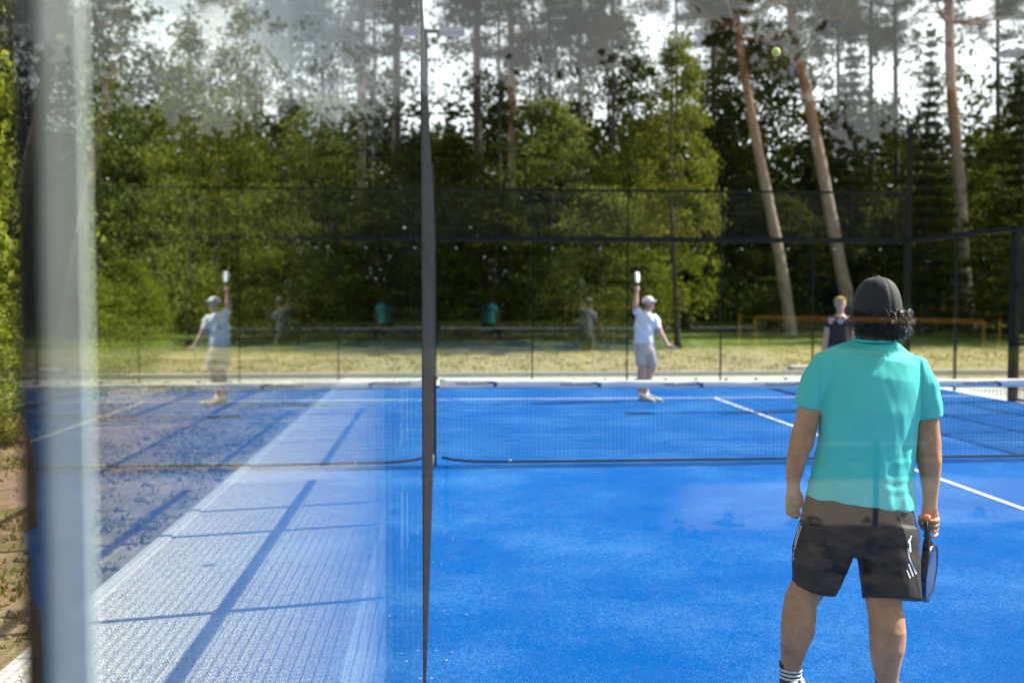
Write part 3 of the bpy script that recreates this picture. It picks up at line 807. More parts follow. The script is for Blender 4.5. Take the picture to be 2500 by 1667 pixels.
    # socks and shoes
    for (lst, dd_) in (([(1931, 1617, 28.5), (1930, 1640, 26), (1929, 1662, 25), (1929, 1690, 26)], .01), ([(2165, 1660, 26.8), (2166, 1684, 23.5), (2167, 1705, 22.8), (2168, 1735, 24)], -.105)):
        mb = MB(); mb.tube([(P(a, b_, dd_ if i else dd_), W(c)) for i, (a, b_, c) in enumerate(lst)], 20, rx)
        sock = mb.build("sock", M_BLACKC, man, True)
        for k in range(3):
            t0 = (lst[0][1] + 13 + k * 9.5); 
            def rad_at(y):
                for A, B in zip(lst[:-1], lst[1:]):
                    if A[1] <= y <= B[1]:
                        t = (y - A[1]) / (B[1] - A[1]); return A[0] + (B[0] - A[0]) * t, A[2] + (B[2] - A[2]) * t
                return lst[-1][0], lst[-1][2]
            a0, r0 = rad_at(t0); a1, r1 = rad_at(t0 + 5.5)
            MB().tube([(P(a0, t0, dd_), W(r0 + .7)), (P(a1, t0 + 5.5, dd_), W(r1 + .7))], 20, rx).build("stripe", M_STRIPE, sock, True)
    lh = P(1930, 1708, 0); lh.z = 0.0; foot_shoe(man, lh + CFH * -.045, CFH + CR * .30, .30)
    rh_ = P(2168, 1750, -.10); rh_.z = 0.0; foot_shoe(man, rh_ + CFH * -.045, CFH + CR * .5, .30)
    # racket, held beside the thigh
    rk = empty("padel_racket"); tag(rk, "dark blue padel racket hanging from the right hand of the man in turquoise", "racket")
    butt = P(2263, 1263, -.045); tip = P(2266, 1448, .20)
    ax = (tip - butt); Lr = ax.length; ax.normalize()
    wd = (CR * .55 + CFH * .83); wd = (wd - ax * wd.dot(ax)).normalized(); nm = ax.cross(wd).normalized()
    MB().tube([(butt + ax * .004, .016, .014), (butt + ax * .02, .0155, .0135), (butt + ax * .14, .0145, .0125)], 12, wd).build("grip", M_TAPE, rk, True)
    MB().tube([(butt - ax * .008, .012, .011), (butt - ax * .004, .0185, .0165), (butt + ax * .008, .019, .017), (butt + ax * .012, .0165, .014)], 16, wd).build("butt_cap", simple("orange_rubber", (.85, .10, .015), .45, 20, .1), rk, True)
    fx = (CR - ax * CR.dot(ax)).normalized(); fy = fx.cross(ax)
    bt = butt - ax * .0085
    MB().bar(bt + fx * -.005, bt + fx * -.003, .0025, .010, ax).bar(bt + fx * .0, bt + fx * .002, .0025, .010, ax).bar(bt + fx * .005, bt + fx * .007, .0025, .010, ax).build("butt_print", M_STRIPE, rk)
    hc_ = butt + ax * (Lr - .135); A, B = .128, .135
    M_RFRAME = simple("racket_frame", (.012, .014, .022), .25, 20, .2); M_RFACE = simple("racket_face", (.02, .035, .12), .3, 26, .5)
    NS = 44; mb = MB()
    for k in range(NS):
        t = 2 * math.pi * k / NS; sq = 1.0
        rad = hc_ + wd * (A * math.cos(t)) + ax * (B * math.sin(t) * (1.06 if math.sin(t) < 0 else 1))
        o_ = (wd * math.cos(t) + ax * math.sin(t)).normalized()
        for du, dn in ((.006, -.016), (.008, 0), (.006, .019), (-.012, .0195), (-.012, -.0195)): mb.v.append(rad + o_ * (du - .006) + nm * dn * .95)
    for k in range(NS):
        a = k * 5; c = ((k + 1) % NS) * 5
        for p in range(5): mb.f.append((a + p, a + (p + 1) % 5, c + (p + 1) % 5, c + p))
    mb.build("frame", M_RFRAME, rk, True)
    for s in (-1, 1):
        MB().tube([(butt + ax * .13 + wd * s * .006, .010, .014), (butt + ax * .175 + wd * s * .03, .011, .016), (hc_ - ax * .115 + wd * s * .062, .011, .017)], 10, wd).build("throat", M_RFRAME, rk, True)
    face = MB()
    for s in (-1, 1):
        n = len(face.v)
        for k in range(NS):
            t = 2 * math.pi * k / NS; face.v.append(hc_ + wd * ((A - .013) * math.cos(t)) + ax * ((B - .013) * math.sin(t)) + nm * s * .016)
        face.f.append(tuple(range(n, n + NS)) if s > 0 else tuple(reversed(range(n, n + NS))))
    face.build("hitting_face", M_RFACE, rk)
    hol = {1: MB(), -1: MB()}
    for i in range(-4, 5):
        for j in range(-3, 5):
            u = i * .021 + (j % 2) * .0105; v = j * .024
            if (u / .095) ** 2 + (v / .105) ** 2 > 1: continue
            for s in (-1, 1):
                c0 = hc_ + wd * u + ax * v + nm * s * .0162
                hol[s].tube([(c0, .0055), (c0 + nm * s * .0006, .0055)], 10, wd)
    mg = simple("hole_disc", (.22, .30, .52), .5, 30, .1)  # pale blue discs marking the holes of the face
    for s in (-1, 1): hol[s].build("hole_pattern", mg, rk)
    pts = [butt - ax * .004 - CFH * .004]
    cordp = [(2263, 1270, -.06), (2264, 1300, -.075), (2265, 1330, -.06), (2263, 1352, -.03), (2259, 1368, -.01), (2261, 1382, .0), (2265, 1372, -.005), (2266, 1352, -.03), (2267, 1325, -.06), (2266, 1290, -.065), (2264, 1268, -.055)]
    MB().tube([(P(*c), .0028) for c in cordp], 6).build("wrist_cord", M_TAPE, rk, True)
    return man
teal_man()

# ---- far player in white, reaching up with the racket
def white_player():
    D = 17.35; S = F_PX / D; k = 4.357
    def P(x, y, dd=0.0): return C(1490 + x / k, 640 + y / k, D + dd)
    W = lambda u: u / k / S
    face = (CR * .75 - CFH * .6 + Vector((0, 0, .18))).normalized()
    b = MB()
    b.tube([(P(375, 1000), W(85), .11), (P(372, 920), W(98), .115), (P(360, 820), W(98), .115), (P(362, 720), W(102), .12), (P(372, 620), W(104), .115), (P(385, 560), W(85), .09), (P(400, 530), W(40), .06)], 16, CR)
    b.tube([(P(398, 560), .058), (P(405, 520), .055), (P(404, 480), .055)], 12, CR)
    hc = P(404, 437)
    Mh, f, up, r = head(b, hc, face)
    # raised arm
    b.tube([(P(305, 560), W(46)), (P(272, 500), W(40)), (P(268, 430), W(32)), (P(276, 380), W(25)), (P(280, 335), W(19)), (P(281, 310), W(20))], 12, CFH)
    b.tube([(P(281, 318), W(18), .028), (P(282, 292), W(30), .03), (P(283, 268), W(28), .028)], 12, CR)
    for i in range(4):
        y = 300 - i * 12
        finger(b, [P(304, y, .01), P(308, y - 2, -.02), P(290, y, -.042), P(270, y, -.035)], .0095)
    finger(b, [P(262, 300, .0), P(256, 280, -.01), P(266, 262, -.02)], .011)
    # lower arm stretched out
    b.tube([(P(470, 600), W(44)), (P(505, 690), W(37)), (P(535, 760), W(33)), (P(560, 805), W(31)), (P(590, 855), W(25)), (P(608, 885), W(20)), (P(622, 895), W(20))], 12, CFH)
    b.tube([(P(612, 885), W(20), .018), (P(640, 895), W(27), .016), (P(662, 900), W(25), .014)], 12, CR.cross(CFH))
    for i, (x2, y2) in enumerate(((700, 905), (704, 893), (694, 918), (672, 935))):
        finger(b, [P(655, 890 + i * 8), P((655 + x2) / 2 + 4, (895 + i * 7 + y2) / 2 - 2, .0), P(x2, y2, .01)], .009)
    finger(b, [P(622, 905), P(636, 926), P(648, 936)], .0105)
    # legs
    b.tube([(P(330, 960), W(72)), (P(335, 1050), W(60)), (P(342, 1120), W(52)), (P(338, 1180), W(50)), (P(330, 1240), W(46)), (P(322, 1310), W(32)), (P(322, 1400), W(27)), (P(322, 1430), W(27))], 14, CR)
    b.tube([(P(425, 960), W(68)), (P(440, 1050), W(58)), (P(447, 1115, .02), W(50)), (P(425, 1170, .03), W(48)), (P(402, 1230, .03), W(42)), (P(385, 1300, .02), W(29)), (P(380, 1390, 0), W(26)), (P(380, 1430, 0), W(26))], 14, CR)
    o = link("person", remeshed(b, .007, 4), M_SKIN2, None, True)
    tag(o, "far player in white t-shirt, pale shorts and white cap stretching a racket overhead", "person")
    eyes(o, hc, Mh, f, up, r)
    sh = MB()
    sh.tube([(P(402, 535), W(46), .07), (P(390, 560), W(90), .10), (P(372, 610), W(112), .125), (P(364, 700), W(110), .13), (P(360, 780), W(108), .13), (P(358, 870), W(112), .135)], 24, CR)
    sh.tube([(P(335, 570), W(48)), (P(298, 540), W(52)), (P(274, 500), W(47))], 16, CFH)
    sh.tube([(P(440, 575), W(46)), (P(485, 630), W(50)), (P(506, 700), W(46))], 16, CFH)
    me = remeshed(sh, .009, 5)
    o0 = P(362, 700)
    def ff(co, nr):
        q = Vector(co) - o0; u = q.dot(CR)
        return .016 * mnoise.noise(Vector((u * 7 + q.z * 4, q.z * 3, 2))) + .010 * math.sin((q.z * .7 + u) * 34) * math.exp(-((q.z - .05) / .16) ** 2)
    displace(me, ff); s_ = link("shirt", me, M_WCLOTH, o, True)
    MB().tube([(P(478, 590, -.075), .010, .003), (P(512, 620, -.06), .012, .003), (P(524, 650, -.05), .010, .003)], 6, CFH).build("orange_trim", simple("orange_trim", (.8, .3, .06), .6), s_)
    st = MB()
    st.tube([(P(360, 845), W(104), .13), (P(372, 930), W(112), .14), (P(375, 990), W(112), .135)], 24, CR)
    st.tube([(P(325, 930), W(64), .12), (P(330, 1030), W(66), .11), (P(338, 1092), W(62), .10)], 20, CR)
    st.tube([(P(430, 930), W(62), .12), (P(444, 1030), W(58), .11), (P(452, 1098), W(50), .10)], 20, CR)
    me = remeshed(st, .009, 4); displace(me, lambda co, nr: .012 * mnoise.noise(Vector((co[0] * 9, co[1] * 9, co[2] * 4))))
    link("shorts", me, M_STONE, o, True)
    cc = hc + up * .035
    cb, f2, up2, r2 = cap_mesh(cc, face, .088, .104, .088, True, up)
    cap = cb.build("cap", M_WHITE, o, True); brim(cc, f2, up2, r2, .086, .10).build("brim", M_WHITE, cap, True)
    MB().ball(hc - f * .02 - up * .02, .082, .085, .06, M=Mh).build("hair", M_BRHAIR, o, True)
    for (x, y, dd) in ((322, 1440, 0), (384, 1440, .0)):
        mb = MB(); mb.tube([(P(x, 1385, dd), W(30)), (P(x, 1435, dd), W(29))], 14, CR); mb.build("sock", M_WHITE, o, True)
    h = P(322, 1460); h.z = 0; foot_shoe(o, h, CR * .75 - CFH * .65, .29)
    h = P(384, 1460, .0); h.z = 0; foot_shoe(o, h, CR * .85 - CFH * .45, .29)
    rk = empty("padel_racket"); tag(rk, "white padel racket raised overhead by the far player in white", "racket")
    A0 = P(283, 285, -.012); A1 = P(284, 215, 0)
    MB().tube([(A0, .016), (A1, .015)], 10, CR).build("grip", M_TAPE, rk, True)
    c = P(287, 160)
    mb = MB(); fx = (CR * .35 + CFH * .93).normalized(); nn = fx.cross(Vector((0, 0, 1))); NS = 32
    for s in (-1, 1):
        for q in range(NS):
            t = 2 * math.pi * q / NS; mb.v.append(c + fx * (.125 * math.cos(t)) + Vector((0, 0, .095 * math.sin(t) )) + nn * s * .018)
    mb.f.append(tuple(range(NS))); mb.f.append(tuple(range(2 * NS - 1, NS - 1, -1)))
    for q in range(NS): mb.f.append((q, NS + q, NS + (q + 1) % NS, (q + 1) % NS))
    mb.build("hitting_face", M_WHITE, rk)
    mb = MB()
    for s in (-1, 1): mb.tube([(A1, .009), (c + fx * s * .07 - Vector((0, 0, .08)), .011)], 8)
    mb.build("throat", M_TAPE, rk, True)
white_player()

# ---- blond player in black
def blond_player():
    D = 15.9; S = F_PX / D; k = 3.136
    def P(x, y, dd=0.0): return C(1750 + x / k, 600 + y / k, D + dd)
    W = lambda u: u / k / S
    gz = (CAM_H * S + 0)  # pixels from horizon to ground
    yg = (729 + CAM_H * S - 600) * k
    face = (-CFH - CR * .12).normalized(); b = MB(); L = (yg - 790)
    Y_ = lambda t: 790 + L * t
    b.tube([(P(935, Y_(.20)), W(78), .11), (P(935, Y_(.08)), W(85), .115), (P(935, 720), W(76), .11), (P(937, 640), W(82), .115), (P(940, 575), W(84), .10), (P(943, 545), W(60), .08), (P(944, 525), W(32), .055)], 16, CR)
    b.tube([(P(944, 545), .056), (P(945, 505), .054), (P(945, 480), .054)], 12, CR)
    hc = P(946, 447); Mh, f, up, r = head(b, hc, face, s=1.05)
    for s, xs_ in ((-1, (862, 852, 838, 822, 812)), (1, (1018, 1028, 1036, 1040, 1030))):
        b.tube([(P(xs_[0], 565), W(30)), (P(xs_[1], 620), W(27)), (P(xs_[2], 700), W(24)), (P(xs_[3], 790, -.02), W(19)), (P(xs_[4], 850, -.05), W(14)), (P(xs_[4], 865, -.06), W(15))], 12, CFH)
        b.tube([(P(xs_[4], 858, -.06), .024, .02), (P(xs_[4], 885, -.075), .034, .018), (P(xs_[4], 905, -.085), .03, .016)], 10, CFH)
        for i in range(4): finger(b, [P(xs_[4], 902, -.11 + i * .019), P(xs_[4] + 2 * s, 922, -.12 + i * .019), P(xs_[4] - 3 * s, 940, -.11 + i * .019)], .0088)
        finger(b, [P(xs_[4] - 4 * s, 875, -.10), P(xs_[4] - 8 * s, 895, -.125), P(xs_[4] - 8 * s, 910, -.13)], .0105)
    for s in (-1, 1):
        x0 = 935 + s * 42
        b.tube([(P(x0, Y_(.15)), W(52)), (P(x0 + s * 6, Y_(.45)), W(42)), (P(x0 + s * 8, Y_(.55)), W(34)), (P(x0 + s * 9, Y_(.66), .02), W(36)), (P(x0 + s * 10, Y_(.85)), W(22)), (P(x0 + s * 10, Y_(.95)), W(20))], 12, CR)
    o = link("person", remeshed(b, .007, 4), M_SKIN3, None, True)
    tag(o, "blond player in black t-shirt with slate shoulders standing behind the net", "person")
    eyes(o, hc, Mh, f, up, r, 1.05)
    sh = MB()
    sh.tube([(P(944, 535), W(40), .065), (P(942, 553), W(78), .09), (P(940, 580), W(96), .115), (P(937, 650), W(90), .125), (P(935, 730), W(88), .125), (P(935, 800), W(96), .13)], 24, CR)
    sh.tube([(P(895, 560), W(34)), (P(862, 580), W(37)), (P(852, 625), W(34))], 14, CFH); sh.tube([(P(990, 560), W(34)), (P(1020, 580), W(37)), (P(1030, 625), W(34))], 14, CFH)
    me = remeshed(sh, .009, 4); displace(me, lambda co, nr: .009 * mnoise.noise(Vector((co[0] * 9, co[1] * 9, co[2] * 4))))
    s_ = link("shirt", me, M_BLACKC, o, True)
    bv = BVHTree.FromPolygons([v.co.copy() for v in me.vertices], [tuple(p.vertices) for p in me.polygons])
    def patch(name, poly, mat, nx_=10):
        (x0, y0), (x1, y1) = poly[0], poly[1]
        mb = MB(); g = {}
        for i in range(nx_ + 1):
            for j in range(5):
                x = x0 + (x1 - x0) * i / nx_; y = y0 + (y1 - y0) * j / 4 + poly[2] * (abs(i / nx_ - .5) * 2)
                org = P(x, y, -1.0); h = bv.ray_cast(org, (P(x, y, 1) - org).normalized())
                if h[0] is not None: g[i, j] = len(mb.v); mb.v.append(h[0] + h[1] * .003)
        for i in range(nx_):
            for j in range(4):
                kk = [(i, j), (i + 1, j), (i + 1, j + 1), (i, j + 1)]
                if all(q in g for q in kk): mb.f.append(tuple(g[q] for q in kk))
        if mb.f: mb.build(name, mat, s_, True)
    patch("shoulder_panel", ((848, 545), (912, 570), 0), M_SLATE); patch("shoulder_panel", ((974, 545), (1036, 570), 0), M_SLATE)
    patch("hem_band", ((842, 762), (1030, 795), 0), M_SLATE, 16)
    for x, m in ((876, M_WHITE), (947, M_STRIPE)):
        h = bv.ray_cast(P(x, 578, -1), (P(x, 578, 1) - P(x, 578, -1)).normalized())
        if h[0] is not None:
            q = h[0] - CFH * .004; MB().tube([(q, .038), (q - CFH * .004, .038)], 18, (0, 0, 1)).build("badge", m, s_)
            MB().tube([(q - CFH * .0041, .024), (q - CFH * .006, .024)], 18, (0, 0, 1)).build("badge_centre", M_BLUEINK if x > 900 else M_REDTAPE, s_)
    st = MB(); st.tube([(P(935, 780), W(82), .12), (P(935, Y_(.2)), W(90), .13)], 20, CR)
    for s in (-1, 1): st.tube([(P(935 + s * 42, Y_(.12)), W(54), .12), (P(935 + s * 48, Y_(.44)), W(54), .11)], 18, CR)
    link("shorts", remeshed(st, .010, 4), M_BLACKC, o, True)
    rg_ = random.Random(5); hb = MB()
    hb.ball(hc - f * .008 + up * .032, .086, .098, .084, M=Mh, seg=18, rings=12)
    for i in range(420):
        th = rg_.uniform(0, 6.283); ph = rg_.uniform(0, 1.45)
        if math.sin(th) > .55 and ph > 1.05: ph *= .75
        n_ = r * (math.sin(ph) * math.cos(th)) + f * (math.sin(ph) * math.sin(th)) + up * math.cos(ph)
        p0 = hc + up * .03 + Vector(n_) * .092; dr = (r * rg_.gauss(.4, .5) + f * rg_.gauss(.6, .5) - up * .5)
        hb.tube([(p0, .004), (p0 + dr * .012 + n_ * .006, .0035), (p0 + dr * .028 + n_ * .002, .0015)], 4)
    hb.build("hair", M_BLOND, o, True)
    for s in (-1, 1):
        x0 = 935 + s * 52; h = P(x0, yg); h.z = 0; foot_shoe(o, h + CFH * .06, -CFH + CR * .15 * s, .29)
        MB().tube([(P(x0, Y_(.84)), W(24)), (P(x0, Y_(.96)), W(22))], 12, CR).build("sock", M_WHITE, o, True)
blond_player()
#@@TREES
# ------------------------------------------------------------------ trees
def quads_mesh(name, V, mat_idx=None):
    """V: (N,4,3) array of quads"""
    n = len(V); me = bpy.data.meshes.new(name)
    me.vertices.add(n * 4); me.vertices.foreach_set('co', np.asarray(V, dtype=np.float32).ravel())
    me.loops.add(n * 4); me.loops.foreach_set('vertex_index', np.arange(n * 4, dtype=np.int32))
    me.polygons.add(n); me.polygons.foreach_set('loop_start', np.arange(0, n * 4, 4, dtype=np.int32))
    try: me.polygons.foreach_set('loop_total', np.full(n, 4, dtype=np.int32))
    except Exception: pass
    me.update(calc_edges=True); return me
def leaf_quads(c, size, rs, elong=.55, droop=0.0, var=.35):
    n = len(c)
    a = rs.normal(size=(n, 3)); a[:, 2] -= droop; a /= np.linalg.norm(a, axis=1)[:, None]
    b = rs.normal(size=(n, 3)); b -= a * (a * b).sum(1)[:, None]; b /= np.linalg.norm(b, axis=1)[:, None]
    s = size * (1 + var * rs.uniform(-1, 1, n))[:, None]
    k = np.cross(a, b) * s * .12
    return np.stack([c - a * s * .5, c + b * s * .5 * elong + k, c + a * s * .5, c - b * s * .5 * elong + k], 1)
def clump_points(cent, rad, per, rs, flat=.6):
    n = len(cent); p = rs.normal(size=(n, per, 3)) * (np.asarray(rad).reshape(-1, 1, 1) * .5); p[:, :, 2] *= flat
    return (cent[:, None, :] + p).reshape(-1, 3)
LG1 = leaf_mat("spring_leaf", [(.045, .058, .014), (.13, .155, .03), (.28, .30, .065), (.07, .088, .02)], .46)
LG2 = leaf_mat("dense_leaf", [(.018, .026, .008), (.045, .058, .013), (.105, .122, .024)], .32)
LG3 = leaf_mat("fresh_green_leaf", [(.08, .11, .016), (.18, .22, .035), (.32, .35, .07)], .5)
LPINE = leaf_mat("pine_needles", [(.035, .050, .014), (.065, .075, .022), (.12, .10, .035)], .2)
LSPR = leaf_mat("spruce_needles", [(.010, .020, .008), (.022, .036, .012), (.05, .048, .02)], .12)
def bark(name, lo, hi, top=None, ztop=9):
    m, n, b = nmat(name); tc = n.nodes.new('ShaderNodeTexCoord').outputs['Object']
    c = ramp(n, noise_tex(n, 9, 6, .7, tc, (1, 1, .3)), [(.3, lo), (.7, hi)])
    if top:
        sx = n.nodes.new('ShaderNodeSeparateXYZ'); n.links.new(tc, sx.inputs[0])
        f = math_(n, 'MULTIPLY_ADD', math_(n, 'ADD', sx.outputs['Z'], math_(n, 'MULTIPLY', noise_tex(n, 1.5, 4, .6, tc), 3)), .28, -(ztop) * .28, clamp=True)
        c = mixc(n, f, c, ramp(n, noise_tex(n, 5, 5, .7, tc), [(.3, tuple(k * .6 for k in top)), (.7, top)]))
    n.links.new(c, b.inputs['Base Color']); b.inputs['Roughness'].default_value = .9
    bump(n, b, noise_tex(n, 16, 5, .7, tc, (1, 1, .25)), .9, .04); return m
B_PINE = bark("pine_bark", (.17, .125, .10), (.42, .34, .28), (.40, .23, .14), 8.0)
B_DARK = bark("dark_bark", (.025, .02, .016), (.09, .07, .055))
B_GREY = bark("grey_bark", (.12, .11, .09), (.28, .26, .22))

def trunk_mesh(path, r0, r1, limbs, rs, seg=10):
    """tapered trunk along path (list of Vector) with limbs"""
    mb = MB(); N = len(path) - 1; pts = []
    for i in range(N * 5 + 1):
        t = i / (N * 5); k = min(N - 1, int(t * N)); u = t * N - k
        p0 = path[max(0, k - 1)]; p1 = path[k]; p2 = path[k + 1]; p3 = path[min(N, k + 2)]
        p = .5 * ((2 * p1) + (p2 - p0) * u + (2 * p0 - 5 * p1 + 4 * p2 - p3) * u * u + (3 * p1 - p0 - 3 * p2 + p3) * u ** 3)
        flare = .35 * r0 * math.exp(-t * 28)
        pts.append((p, (r0 + (r1 - r0) * t + flare) * (1 + .05 * math.sin(i * 1.7))))
    mb.tube(pts, seg)
    for (t, az, L, up_, r) in limbs:
        i = int(t * (len(pts) - 1)); p = pts[i][0]; d = Vector((math.cos(az), math.sin(az), up_)).normalized()
        q = [(p, r), (p + d * L * .4 + Vector((0, 0, -.03 * L)), r * .7), (p + d * L * .75 + Vector((0, 0, .06 * L)), r * .42), (p + d * L + Vector((0, 0, .14 * L)), r * .14)]
        mb.tube(q, 6)
        for s in (-1, 1):
            d2 = (d + Vector((-d.y, d.x, .3)) * s * .8).normalized(); a = q[1][0]
            mb.tube([(a, r * .5), (a + d2 * L * .35, r * .3), (a + d2 * L * .6, r * .1)], 5)
    return mb
def decid_crown(seed, H, Rw, z0, n_cl, per, size, clr=.5, shape=1.0, gap=0.0):
    rs = np.random.RandomState(seed)
    cs = []; 
    while len(cs) < n_cl:
        z = rs.uniform(0, 1); prof = (math.sin(math.pi * min(1, (z * .92 + .08)) ** .75) ** .7) * shape + (1 - shape)
        a = rs.uniform(0, 2 * math.pi); rr = rs.uniform(0.25, 1) ** .6 * Rw * prof
        # lobed outline with holes
        k = mnoise.noise(Vector((math.cos(a) * 1.4 + seed, math.sin(a) * 1.4, z * 3.2)))
        if k < -.18 + gap: continue
        rr *= 1 + .5 * k
        cs.append((math.cos(a) * rr, math.sin(a) * rr, z0 + z * (H - z0)))
    cs = np.array(cs); rad = rs.uniform(.55, 1.25, len(cs)) * clr
    p = clump_points(cs, rad, per, rs, .55)
    return leaf_quads(p, size, rs, .62)
def pine_crown(seed, H, z0, Rw, nb=62, per=60):
    rs = np.random.RandomState(seed); P = []
    for i in range(nb):
        t = rs.uniform(0, 1); z = z0 + (H - z0) * t; a = rs.uniform(0, 6.28); L = Rw * (1 - t * .55) * rs.uniform(.45, 1)
        m = rs.randint(4, 8)
        for j in range(m):
            u = .3 + .7 * (j + rs.uniform(-.3, .3)) / m
            P.append((math.cos(a) * L * u + rs.normal() * .18, math.sin(a) * L * u + rs.normal() * .18, z + .12 * L * u + rs.normal() * .16))
    P = np.array(P); q = clump_points(P, np.full(len(P), .42), per, rs, .55)
    return leaf_quads(q, .21, rs, .2)
def spruce_crown(seed, H, z0, Rw):
    rs = np.random.RandomState(seed); P = []; z = z0
    while z < H - .15:
        t = (z - z0) / (H - z0); R = Rw * (1 - t) ** .85 + .12
        nb = int(6 + 9 * (1 - t)); a0 = rs.uniform(0, 6.28)
        for k in range(nb):
            a = a0 + 6.28 * k / nb + rs.normal() * .2; L = R * rs.uniform(.6, 1.12); m = max(3, int(L / .12))
            for j in range(m):
                u = (j + .5) / m; wdt = .32 * L * (1 - u) + .06
                for q in range(3):
                    s = rs.uniform(-1, 1) * wdt
                    P.append((math.cos(a) * L * u - math.sin(a) * s, math.sin(a) * L * u + math.cos(a) * s, z - .28 * L * u + .22 * L * u * u + rs.normal() * .03))
        z += .30 + .12 * (1 - t) + rs.uniform(0, .08)
    P = np.array(P)
    q = clump_points(P, np.full(len(P), .13), 5, rs, .6)
    return leaf_quads(q, .15, rs, .22, .25)
# shared crown meshes, metres, origin at the trunk foot
CR_M = {}
def crown(key, fn, mat):
    if key not in CR_M:
        me = quads_mesh("crown", fn()); me.materials.append(mat); CR_M[key] = me
    return CR_M[key]
DEC = [('decA', lambda: decid_crown(1, 9.5, 2.7, .5, 210, 78, .145, .60), LG1), ('decB', lambda: decid_crown(2, 11.0, 2.4, 1.2, 210, 76, .14, .58), LG1),
       ('decC', lambda: decid_crown(3, 8.0, 2.9, .2, 220, 80, .14, .60), LG3), ('decD', lambda: decid_crown(4, 13.0, 3.0, 3.0, 230, 62, .18, .68, 1, .05), LG2)]
def place_tree(name, x, y, H, crown_key, label, cat, group, lean=None, path=None, r0=None, bk=B_DARK, rz=0, sc_xy=1.0, baseH=None, crown_off=Vector((0, 0, 0)), limbs_n=8, sz=None):
    rs = random.Random(int(abs(x * 91 + y * 57)) + 5)
    z = terr(x, y) - .06
    e = empty(name, (x, y, z)); tag(e, label, cat, group)
    k = H / baseH if baseH else 1.0
    if path is None:
        lx, ly = lean or (rs.uniform(-.3, .3), rs.uniform(-.3, .3))
        path = [Vector((lx * (t ** 1.5) + .10 * math.sin(t * 5 + x), ly * t ** 1.5, H * .93 * t)) for t in (0, .25, .5, .75, 1)]
    r0 = r0 or .009 * H + .02
    limbs = [(rs.uniform(.35, .9), rs.uniform(0, 6.28), rs.uniform(.10, .20) * H * .9, rs.uniform(.1, .6), r0 * .28) for _ in range(limbs_n)]
    t_ = trunk_mesh(path, r0, r0 * .22, limbs, rs).build("trunk", bk, e, True)
    c = link("crown", crown_key, None, e); c.scale = ((sz or k) * sc_xy, (sz or k) * sc_xy, k); c.rotation_euler = (0, 0, rz); c.location = crown_off
    return e
cA = crown(*DEC[0]); cB = crown(*DEC[1]); cC = crown(*DEC[2]); cD = crown(*DEC[3])
cP = [crown('pineA', lambda: pine_crown(11, 8, 0, 3.4), LPINE), crown('pineB', lambda: pine_crown(12, 7, 0, 3.0, 50), LPINE), crown('pineC', lambda: pine_crown(13, 9, 0, 3.6, 66, 56), LPINE)]
cS = [crown('sprA', lambda: spruce_crown(21, 11, .4, 2.1), LSPR), crown('sprB', lambda: spruce_crown(22, 12, .6, 2.5), LSPR)]

LG4 = leaf_mat("greyish_leaf", [(.05, .07, .022), (.13, .16, .05), (.27, .30, .11)], .45)
def recol(me, mat):
    m2 = me.copy(); m2.materials.clear(); m2.materials.append(mat); return m2
cA2, cB2, cC2, cC3 = recol(cA, LG2), recol(cB, LG4), recol(cC, LG4), recol(cC, LG2)
# three leaning pines at the right, measured along their trunks
def pine_px(pts, D, width_px, ck, crown_scale, crown_px, label, top_r=.4, lname="pine_tree", bk=B_PINE, group="tall pines with bare trunks"):
    W = [C(px, py, D) for px, py in pts]
    b = W[0]; zb = terr(b.x, b.y) - .06
    base = Vector((b.x + (b.x - W[1].x) * (b.z - zb) / max(.5, (W[1].z - b.z)) * .5, b.y, zb))
    e = empty(lname, base); tag(e, label, "pine", group)
    path = [Vector((0, 0, 0))] + [p - base for p in W]
    r0 = width_px / F_PX * D / 2
    rs = random.Random(int(pts[0][0]))
    limbs = [(rs.uniform(.72, .99), rs.uniform(0, 6.28), rs.uniform(1.5, 3.0), rs.uniform(-.1, .5), r0 * .3) for _ in range(10)]
    trunk_mesh(path, r0 * 1.1, r0 * top_r, limbs, rs, 12).build("trunk", bk, e, True)
    c = link("crown", cP[ck], None, e); cp_ = C(crown_px[0], crown_px[1], D) - base
    c.location = cp_; c.scale = (crown_scale,) * 3; c.rotation_euler = (0, 0, pts[0][0])
    return e
pine_px([(1928, 790), (1905, 640), (1872, 470), (1838, 300), (1808, 120), (1795, 20), (1790, -60)], 41, 30, 0, 1.0, (1800, 235), "orange-barked pine with leaning trunk and brown needles, left of the two leaning side by side", .5)
pine_px([(2080, 790), (2050, 640), (2010, 430), (1975, 250), (1940, 90), (1925, -40), (1918, -160)], 43, 33, 2, 1.05, (1925, 170), "orange-barked pine leaning left beside the ball, its trunk bent twice", .5)
pine_px([(2362, 760), (2350, 620), (2345, 470), (2325, 250), (2318, 80), (2316, -40), (2312, -160)], 45, 33, 1, 1.2, (2330, 20), "stout pale-barked pine with nearly upright trunk near the right edge", .5)
